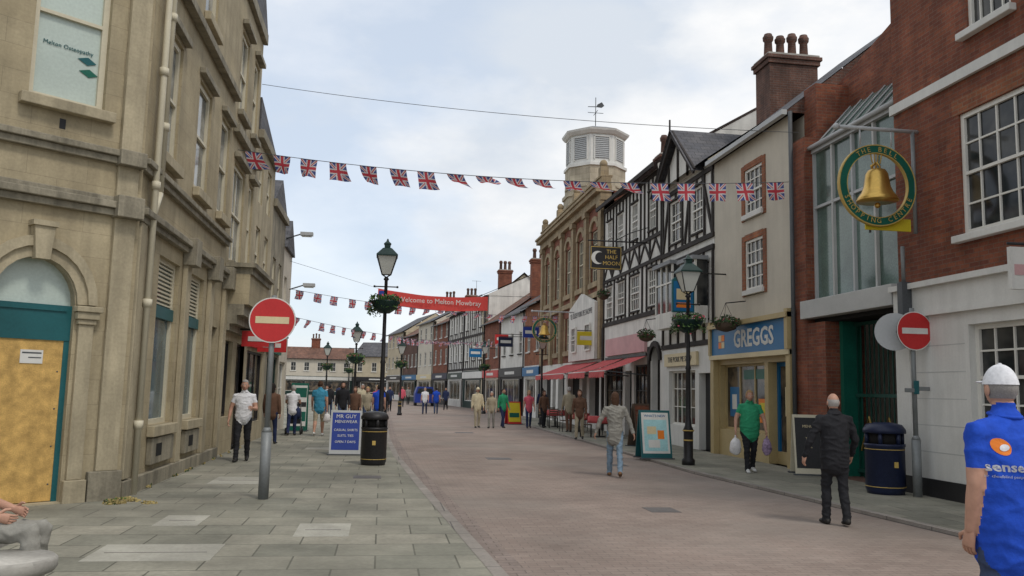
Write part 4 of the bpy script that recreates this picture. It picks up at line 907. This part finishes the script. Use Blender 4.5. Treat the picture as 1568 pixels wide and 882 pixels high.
def noentry(x,y,zc,h,second=None):
    o=Obj('no_entry_sign',Matrix.Translation((x,y,PZ)));zc-=PZ
    o.cyl('post',grey,(0,0,0),(0,0,.95),.075,n=16);o.cyl('post',grey,(0,0,.95),(0,0,1.02),.075,.045,n=16);o.cyl('post',grey,(0,0,1.02),(0,0,h),.04,n=12)
    o.cyl('disc',greyd,(0,-.065,zc),(0,-.05,zc),.335,n=40,smooth=False);o.cyl('disc',white,(0,-.068,zc),(0,-.065,zc),.335,n=40,smooth=False);o.cyl('disc',red,(0,-.072,zc),(0,-.068,zc),.318,n=40,smooth=False)
    o.box('disc',cream_s if not second else white,(-.24,-.076,zc-.05),(.24,-.0721,zc+.05))
    o.box('brackets',greyd,(-.1,-.05,zc+.15),(.1,.045,zc+.19));o.box('brackets',greyd,(-.1,-.05,zc-.19),(.1,.045,zc-.15))
    if second:
        M0=o.M;o.M=M0@Matrix.Translation((-.16,.27,0))@Matrix.Rotation(math.radians(-28),4,'Z')
        o.cyl('second_disc',greyd,(0,-.03,zc),(0,0,zc),.33,n=32,smooth=False);o.cyl('second_disc',lgrey,(0,-.035,zc),(0,-.03,zc),.33,n=32,smooth=False);o.M=M0
        o.box('brackets',greyd,(-.16,.04,zc-.02),(.02,.24,zc+.02))
        o.box('direction_plate',grey,(-.22,-.07,1.75),(-.02,-.05,1.82));o.box('direction_plate',grey,(.03,-.07,1.78),(.25,-.05,1.85));o.box('direction_plate',teal,(-.05,-.071,1.72),(.05,-.05,1.95))
    o.done()
noentry(-1.63,12.9,2.63,2.95);noentry(9.02,13.45,2.85,3.2,second=True)
o=Obj('wall_speaker',RF);o.box('case',greyd,(13.75,.12,3.15),(13.9,.3,3.75));o.cyl('bracket',grey,(13.82,.22,3.75),(13.82,.22,4.4),.035);o.done()
def bin_(x,y,h,r,mat):
    o=Obj('litter_bin',Matrix.Translation((x,y,PZ)));n=16
    o.lathe('body',mat,(0,0,0),[(r*.92,0),(r*.95,.05),(r,.08),(r,h*.66),(r*1.04,h*.67),(r*1.04,h*.7),(r*.98,h*.7)],n)
    for j in range(6):
        a=j*math.pi*2/6+(math.pi/4);o.cyl('lid_posts',mat,(r*.9*math.cos(a),r*.9*math.sin(a),h*.7),(r*.9*math.cos(a),r*.9*math.sin(a),h*.86),.035)
    o.lathe('inner',dark,(0,0,0),[(r*.8,h*.69),(r*.8,h*.86)],n)
    o.lathe('lid',mat,(0,0,0),[(r*1.08,h*.85),(r*1.08,h*.9),(r*.9,h*.97),(r*.4,h)],n)
    for z in (.12,h*.62): o.lathe('bands',goldp,(0,0,0),[(r*1.012,z),(r*1.012,z+.012)],n)
    o.box('crest',goldp,(-.035,-r*1.03,h*.38),(.035,-r*.98,h*.46)) ;o.done()
bin_(-.12,18.5,1.12,.27,black);bin_(8.72,13.9,1.22,.33,navy)
def aboard(name,x,y,w,h,mat,frmat,face=0,lines=(),lm=white,top=None):
    o=Obj(name,Matrix.Translation((x,y,PZ if (x<.3 or x>6.8) else 0))@Matrix.Rotation(math.radians(face),4,'Z'))
    for sg in (-1,1):
        V=[(-w/2,sg*.28,.02),(w/2,sg*.28,.02),(w/2,sg*.03,h),(-w/2,sg*.03,h)];o.mesh('boards',frmat,V+[(v[0],v[1]-sg*.03,v[2]) for v in V],[(0,1,2,3),(7,6,5,4),(0,1,5,4),(1,2,6,5),(2,3,7,6),(3,0,4,7)])
    o.box('feet',greyd,(-w/2-.04,-.34,0),(w/2+.04,-.22,.03));o.box('feet',greyd,(-w/2-.04,.22,0),(w/2+.04,.34,.03))
    f=lambda u,t,off=.004:Vector((u,-.28+.25*t-off,.02+(h-.02)*t))
    o.mesh('face',mat,[f(-w*.44,.1),f(w*.44,.1),f(w*.44,.95),f(-w*.44,.95)],[(0,1,2,3)])
    yd=(f(0,1)-f(0,0)).normalized()
    R=o.M.to_3x3()
    for i,(t,s,tx) in enumerate(lines): o.text('lettering',lm,tx,o.M@f(0,t,.008),R@Vector((1,0,0)),s,off=.0,yd=tuple(R@yd))
    if top:
        for q,(a,b,c,d,mt) in enumerate(top): o.mesh('lettering',mt,[f(a,c,.007+q*.001),f(b,c,.007+q*.001),f(b,d,.007+q*.001),f(a,d,.007+q*.001)],[(0,1,2,3)])
    o.done()
aboard('advertising_board',-.82,21.2,.74,1.05,blueB,lgrey,0,[(.86,.13,"MR GUY"),(.74,.10,"MENSWEAR"),(.55,.08,"CASUAL SHIRTS"),(.42,.08,"SUITS, TIES"),(.28,.08,"OPEN 7 DAYS")])
aboard('pavement_sign',6.85,21.0,.8,1.2,white,teal,0,[(.88,.09,"WHAT'S NEW")],blueS,[(-.30,.30,.15,.8,M("poster_aqua",(.35,.60,.62),bump=0,rough=.5)),(-.22,.02,.5,.66,cream_s),(.05,.22,.4,.58,orange),(-.2,.1,.22,.38,white)])
aboard('menu_board',9.0,17.2,.6,1.25,black,framec,-15,[(.8,.08,"MENU"),(.6,.06,"Teas"),(.45,.06,"Lunch")],cream_s)
aboard('pavement_sign',-2.9,31.5,.6,1.7,white,green,0,[],white,[(-.25,.25,.2,.4,green),(-.25,.25,.5,.6,black),(-.25,.25,.7,.9,green)])
aboard('pavement_sign',6.4,41.5,.7,1.1,yellow,red,10,[],white,[(-.25,.25,.3,.5,green)])
aboard('menu_board',7.9,25.5,.6,1.3,brickR,bark,20)
def bellsign(x,y,z,R,wx,low=True):
    o=Obj('bell_shop_sign',Matrix.Translation((x,y,z)))
    n=48
    for r0,r1,w,mt in ((R*.80,R,.03,green),(R*.985,R*1.01,.036,goldp),(R*.79,R*.808,.036,goldp)):
        V=[];F=[]
        for i in range(n):
            a=2*math.pi*i/n
            for rr,ww in ((r0,-w),(r1,-w),(r1,w),(r0,w)): V.append((rr*math.cos(a),ww,rr*math.sin(a)))
        for i in range(n):
            j=(i+1)%n
            for k in range(4): F.append((i*4+k,i*4+(k+1)%4,j*4+(k+1)%4,j*4+k))
        o.mesh('ring',mt,V,F)
    for word,sgn in (("THE BELL",-1),("SHOPPING CENTRE",1)):
        m=len(word)
        for i,ch in enumerate(word):
            if ch==' ': continue
            a=math.radians(197+146*(i+.5)/m) if sgn>0 else math.radians(128-76*(i+.5)/m)
            rr=R*.885;p=Vector((x+rr*math.cos(a),y-.035,z+rr*math.sin(a)))
            if sgn<0: xd=Vector((math.sin(a),0,-math.cos(a)));yd=Vector((math.cos(a),0,math.sin(a)))
            else: xd=Vector((-math.sin(a),0,math.cos(a)));yd=Vector((-math.cos(a),0,-math.sin(a)))
            o.text('ring_lettering',goldp,ch,p,xd,R*.17,yd=tuple(yd))
    s=R/.73
    o.lathe('bell',gold,(0,0,-.28*s),[(.335*s,0),(.345*s,.02*s),(.33*s,.06*s),(.27*s,.14*s),(.225*s,.25*s),(.205*s,.38*s),(.19*s,.48*s),(.15*s,.55*s),(.08*s,.58*s),(.04*s,.585*s)],32)
    o.lathe('bell',gold,(0,0,-.28*s),[(.352*s,-.01*s),(.352*s,.02*s)],32);o.ell('clapper',gold,(0,0,-.36*s),(.05*s,.05*s,.05*s))
    for k in range(4):
        a=k*math.pi/4+.3;o.tube('crown',gold,[(math.cos(a)*.07*s,math.sin(a)*.07*s,.29*s),(math.cos(a)*.09*s,math.sin(a)*.09*s,.36*s),(0,0,.42*s)],[.018*s]*3,n=6)
    for a in (-.12,-.04,.04,.12): o.cyl('hanger',goldp,(a*.6*s,0,.4*s),(a*1.2*s,0,R),.012*s,n=6)
    o.cyl('bracket',lgrey,(-.75*s,0,R+.3),(wx,0,R+.3),.035);o.cyl('bracket',lgrey,(-.3,0,R),(-.3,0,R+.3),.015);o.cyl('bracket',lgrey,(.3,0,R),(.3,0,R+.3),.015)
    o.ell('bracket',lgrey,(-.75*s,0,R+.3),(.06,.06,.06))
    if low:
        o.box('lower_panel',yellow,(-.2,.06,-R*1.08),(wx-.15,.09,-R*.78));o.cyl('bracket',greyd,(wx-.9,.12,-R-.1),(wx-.9,.12,-R*.7),.02);o.cyl('bracket',grey,(wx-.1,.0,-R-.1),(wx-.1,0,R+.3),.035)
    o.done()
bellsign(8.53,13.6,5.43,.73,.82);bellsign(7.6,40.,4.55,.6,1.75,False)
o=Obj('hanging_pub_sign',Matrix.Translation((7.75,29.3,6.45)))
o.box('board',black,(-.58,-.05,-.42),(.58,.05,.42))
for a,b in (((-.56,-.4),(.56,-.38)),((-.56,.38),(.56,.4)),((-.56,-.38),(-.54,.38)),((.54,-.38),(.56,.38))): o.box('border',goldp,(a[0],-.055,a[1]),(b[0],-.0505,b[1]))
mo=[(-.3+.24*math.cos(t),.24*math.sin(t)) for t in np.linspace(math.pi*.35,math.pi*1.65,14)]+[(-.2+.2*math.cos(t),.2*math.sin(t)) for t in np.linspace(math.pi*1.6,math.pi*.4,14)]
o.prism('moon',white,mo,-.058,-.0501)
for z,t in ((.22,"THE"),(.02,"HALF"),(-.2,"MOON")): o.text('lettering',goldp,t,(7.75+.2,29.25,6.45+z),(1,0,0),.2)
o.cyl('bracket',black,(-.65,0,.62),(1.6,0,.62),.025);o.tube('bracket',black,[(.3,0,.62),(.9,0,.95),(1.6,0,1.2)],[.015]*3,n=6)
for u in (-.45,.45): o.cyl('bracket',black,(u,0,.42),(u,0,.62),.012)
for k in range(5): o.tube('bracket',black,[(-.5+k*.3,0,.64),(-.42+k*.3,0,.8),(-.32+k*.3,0,.64)],[.01]*3,n=5)
o.done()
o=Obj('hanging_shop_sign',Matrix.Translation((8.1,22.3,4.35)))
o.box('board',teal,(-.32,-.04,-.45),(.32,.04,.45));o.box('board',blueS,(-.28,-.045,-.41),(.28,-.0401,.41));o.box('board',cream_s,(-.2,-.049,-.1),(.2,-.0452,.2));o.box('board',orange,(-.2,-.049,-.32),(.2,-.0452,-.18))
o.prism('board',teal,[(-.32,.45),(.32,.45),(.18,.55),(0,.6),(-.18,.55)],-.04,.04);o.cyl('bracket',black,(-.35,0,.66),(1.25,0,.66),.02);o.cyl('bracket',black,(0,0,.58),(0,0,.66),.012);o.done()
for mt,x,y,z in [(blueS,5.9,60,4.2),(red,7.2,56,5.0),(navy,6.9,52,4.6),(blueB,7.6,47,4.9),(white,6.6,64,4.6),(yellow,8.3,36.5,4.0)]:
    o=Obj('projecting_shop_sign',Matrix.Translation((x+.6,y,z)));o.box('panel',mt,(-.5,-.04,-.3),(.4,.04,.3));o.box('panel',white if mt is not white else red,(-.38,-.045,-.08),(.28,-.0401,.1));o.cyl('bracket',black,(-.5,0,.34),(1.4,0,.34),.02);o.done()
o=Obj('welcome_banner');x0,x1=-.45,6.1;n=20;V=[];F=[]
for i in range(n+1):
    t=i/n;x=x0+(x1-x0)*t;sg=-.22*math.sin(math.pi*t)
    for j in range(3): V.append((x,50.5+.06*math.sin(t*19),7.45+sg-.25*t-j*.42))
for i in range(n):
    for j in range(2): F.append((i*3+j,i*3+j+1,(i+1)*3+j+1,(i+1)*3+j))
o.mesh('cloth',banner_red,V,F);o.text('lettering',white,"Welcome to Melton Mowbray",(3.2,50.4,6.78),(1,0,-.02),.42,sx=.95)
o.box('lettering',blueB,(x0+.05,50.38,6.75),(x0+.35,50.4,7.3));o.tube('ropes',greyd,[(-3.6,32.5,6.3),(x0,50.5,7.45)],[.007]*2,n=4);o.tube('ropes',greyd,[(x1,50.5,7.2),(9.2,50.2,7.3)],[.01]*2,n=4);o.done()
def bunting(a,b,sag,flags,fw,fh,wind=1.):
    o=Obj('union_flag_bunting');a=Vector(a);b=Vector(b);N=40
    P=lambda t:a.lerp(b,t)-Vector((0,0,sag*4*t*(1-t)))
    o.tube('string',greyd,[P(i/N) for i in range(N+1)],[.008]*(N+1),n=4)
    for i in range(flags):
        t=(i+.5)/flags+random.uniform(-.003,.003);p=P(t);d=(P(t+.01)-P(t-.01)).normalized()
        blow=random.uniform(.05,.5) if not(.38<t<.72) else random.uniform(.8,1.25)
        blow*=wind;n=7;V=[];uv=[];F=[];ph=random.uniform(0,6);skew=random.uniform(-.25,.3)
        side=Vector((-d.y,d.x,0)).normalized()
        for r in range(n):
            v=r/(n-1)
            for c in range(n):
                u=c/(n-1)
                ang=blow*(.4+v*.9)+.25*math.sin(ph+u*3)*v
                q=p+d*((u-.5)*fw*(1-.12*v*blow)+skew*v*fh*.6)+(Vector((0,0,-1))*math.cos(ang)+side*math.sin(ang)+d*.5*math.sin(ang))*v*fh+side*.05*math.sin(u*7+ph+v*4)*v
                V.append(q);uv.append((u,1-v))
        for r in range(n-1):
            for c in range(n-1): F.append((r*n+c,r*n+c+1,(r+1)*n+c+1,(r+1)*n+c))
        o.mesh('flags',flag,V,F,True,uvs=uv)
    o.done()
bunting((-3.6,20.4,7.2),(9.3,18.4,6.70),.30,19,.40,.42)
bunting((-3.6,33.0,5.3),(9.2,44.,5.6),.3,20,.36,.36);bunting((-3.6,33.4,4.3),(9.0,60,5.2),.5,30,.36,.34)
bunting((1,75,6),(6.5,82,6.2),.3,12,.4,.4)
o=Obj('overhead_cable');A=Vector((-3.6,23.4,9.9));B=Vector((9.3,17.9,7.75));N=20
o.tube('cable',greyd,[A.lerp(B,i/N)-Vector((0,0,.8*(i/N)*(1-i/N))) for i in range(N+1)],[.007]*(N+1),n=4);o.done()
o=Obj('pushchair',Matrix.Translation((-2.85,29.5,PZ)))
for sx in (-1,1):
    for y in (-.3,.32): o.cyl('wheels',black,(sx*.24-.02,y,.11),(sx*.24+.02,y,.11),.11,n=18)
    o.tube('frame',grey,[(sx*.22,.32,.12),(sx*.22,-.15,.6),(sx*.22,-.45,1.0)],[.014]*3,n=6);o.tube('frame',grey,[(sx*.22,-.3,.12),(sx*.22,.05,.55)],[.014]*2,n=6)
o.cyl('frame',black,(-.22,-.45,1.0),(.22,-.45,1.0),.018);V,F=ellips((0,0,0),(.22,.3,.26),14,10);o.mesh('hood',c_navy,[v+Vector((0,.05,.68)) for v in V],F,True);o.box('seat',c_black,(-.2,-.2,.35),(.2,.3,.5));o.done()
o=Obj('round_stone_bollard',Matrix.Translation((-2.5,6.45,PZ)));o.lathe('block',concrete,(0,0,0),[(.22,0),(.22,.3),(.30,.33),(.32,.36),(.32,.41),(.30,.43),(.0,.435)],28);o.done()
o=Obj('stone_bench',Matrix.Translation((-3.2,6.85,PZ)));o.box('seat',concrete,(-.25,-.8,.34),(.33,.8,.43));o.box('legs',concrete,(-.2,-.6,0),(.2,-.45,.34));o.box('legs',concrete,(-.2,.45,0),(.2,.6,.34));o.done()
for x,y in ((7.9,30.5),(8.0,34.2),(7.9,38.5)):
    o=Obj('cafe_table',Matrix.Translation((x,y,PZ)));o.cyl('top',awn,(0,0,.7),(0,0,.74),.42,n=20);o.cyl('leg',black,(0,0,0),(0,0,.7),.03);o.cyl('base',black,(0,0,0),(0,0,.03),.22)
    o.lathe('cloth',awn,(0,0,0),[(.43,.742),(.44,.6),(.47,.5)],16);o.done()
def chair(x,y,a):
    o=Obj('cafe_chair',Matrix.Translation((x,y,PZ))@Matrix.Rotation(a,4,'Z'));o.box('seat',bark,(-.2,-.2,.43),(.2,.2,.46))
    for sx in (-.18,.18):
        o.cyl('legs',black,(sx,-.18,0),(sx,-.18,.43),.014,n=6);o.tube('legs',black,[(sx,.2,0),(sx,.18,.45),(sx,.24,.88)],[.014]*3,n=6)
    for z in (.6,.7,.8): o.box('back',bark,(-.18,.2,z),(.18,.225,z+.05))
    o.done()
for x,y,a in ((7.35,30.3,1.4),(8.3,31.2,-2.2),(7.4,34.0,1.7),(8.3,35.,.2),(7.35,38.3,1.5),(7.9,39.3,.1),(7.5,37.,3.0),(8.2,29.7,3.1)): chair(x,y,a)
o=Obj('blue_van',Matrix.Translation((3.9,78,0)));o.prism('body',blueB,[(-.9,.3),(.9,.3),(.9,1.1),(.7,1.75),(-.7,1.75),(-.9,1.1)],0,3.6);o.prism('windows',glass,[(-.75,1.12),(.75,1.12),(.62,1.6),(-.62,1.6)],-.01,.0)
for sx in (-.8,.8):
    for yy in (.7,2.8): o.cyl('wheels',black,(sx-.1,yy,.3),(sx+.1,yy,.3),.3)
o.done()
# ---------------------------------------------------------------- world, sun, camera
w=bpy.data.worlds.new("World");sc.world=w;w.use_nodes=True;nt=w.node_tree;bg=nt.nodes["Background"]
sky=nt.nodes.new("ShaderNodeTexSky");sky.sky_type='NISHITA';sky.sun_disc=False
sd=Vector((.30,-.5,.85)).normalized();el=math.asin(sd.z);az=math.atan2(sd.x,sd.y)
sky.sun_elevation=el;sky.sun_rotation=az
tc=nt.nodes.new("ShaderNodeTexCoord");mp=nt.nodes.new("ShaderNodeMapping");mp.inputs["Scale"].default_value=(1,1,2.0);mp.inputs["Location"].default_value=(.9,.35,.4);nt.links.new(tc.outputs["Generated"],mp.inputs[0])
n1=noise(nt,mp.outputs[0],2.6,10,.55);n2=noise(nt,mp.outputs[0],1.7,6,.55)
cl=mixn(nt,'MIX',ramp(nt,n1,[(.40,0.),(.56,1.)]),(7.1,7.7,8.5),(9.9,9.95,10.0))
cover=ramp(nt,n2,[(.42,.6),(.52,1.)])
colr=mixn(nt,'MIX',cover,mixn(nt,'ADD',1.,sky.outputs[0],(3.2,3.8,4.6)),cl)
nt.links.new(colr,bg.inputs[0]);bg.inputs[1].default_value=.1
sl=bpy.data.lights.new("sun","SUN");sl.energy=1.5;sl.angle=math.radians(12);sl.color=(1,.94,.85)
so=bpy.data.objects.new("sun",sl);COL.objects.link(so);so.rotation_euler=sd.to_track_quat('Z','Y').to_euler()
cam=bpy.data.cameras.new("camera");co=bpy.data.objects.new("camera",cam);COL.objects.link(co)
th=math.atan(155/1300);ps=math.radians(8.5);ro=.0225
r=Vector((math.cos(ps),-math.sin(ps),0));f0=Vector((math.sin(ps),math.cos(ps),0));z=Vector((0,0,1))
f=f0*math.cos(th)+z*math.sin(th);up=-f0*math.sin(th)+z*math.cos(th)
cr=(r+up*ro).normalized();cu=(up-r*ro).normalized()
Mc=Matrix(((cr.x,cu.x,-f.x,0),(cr.y,cu.y,-f.y,0),(cr.z,cu.z,-f.z,1.7),(0,0,0,1)))
co.matrix_world=Mc;cam.lens=1300/1568*36;cam.sensor_width=36;cam.clip_end=3000;cam.clip_start=.05
sc.camera=co
sc.view_settings.view_transform='Standard';sc.view_settings.look='None';sc.view_settings.exposure=0
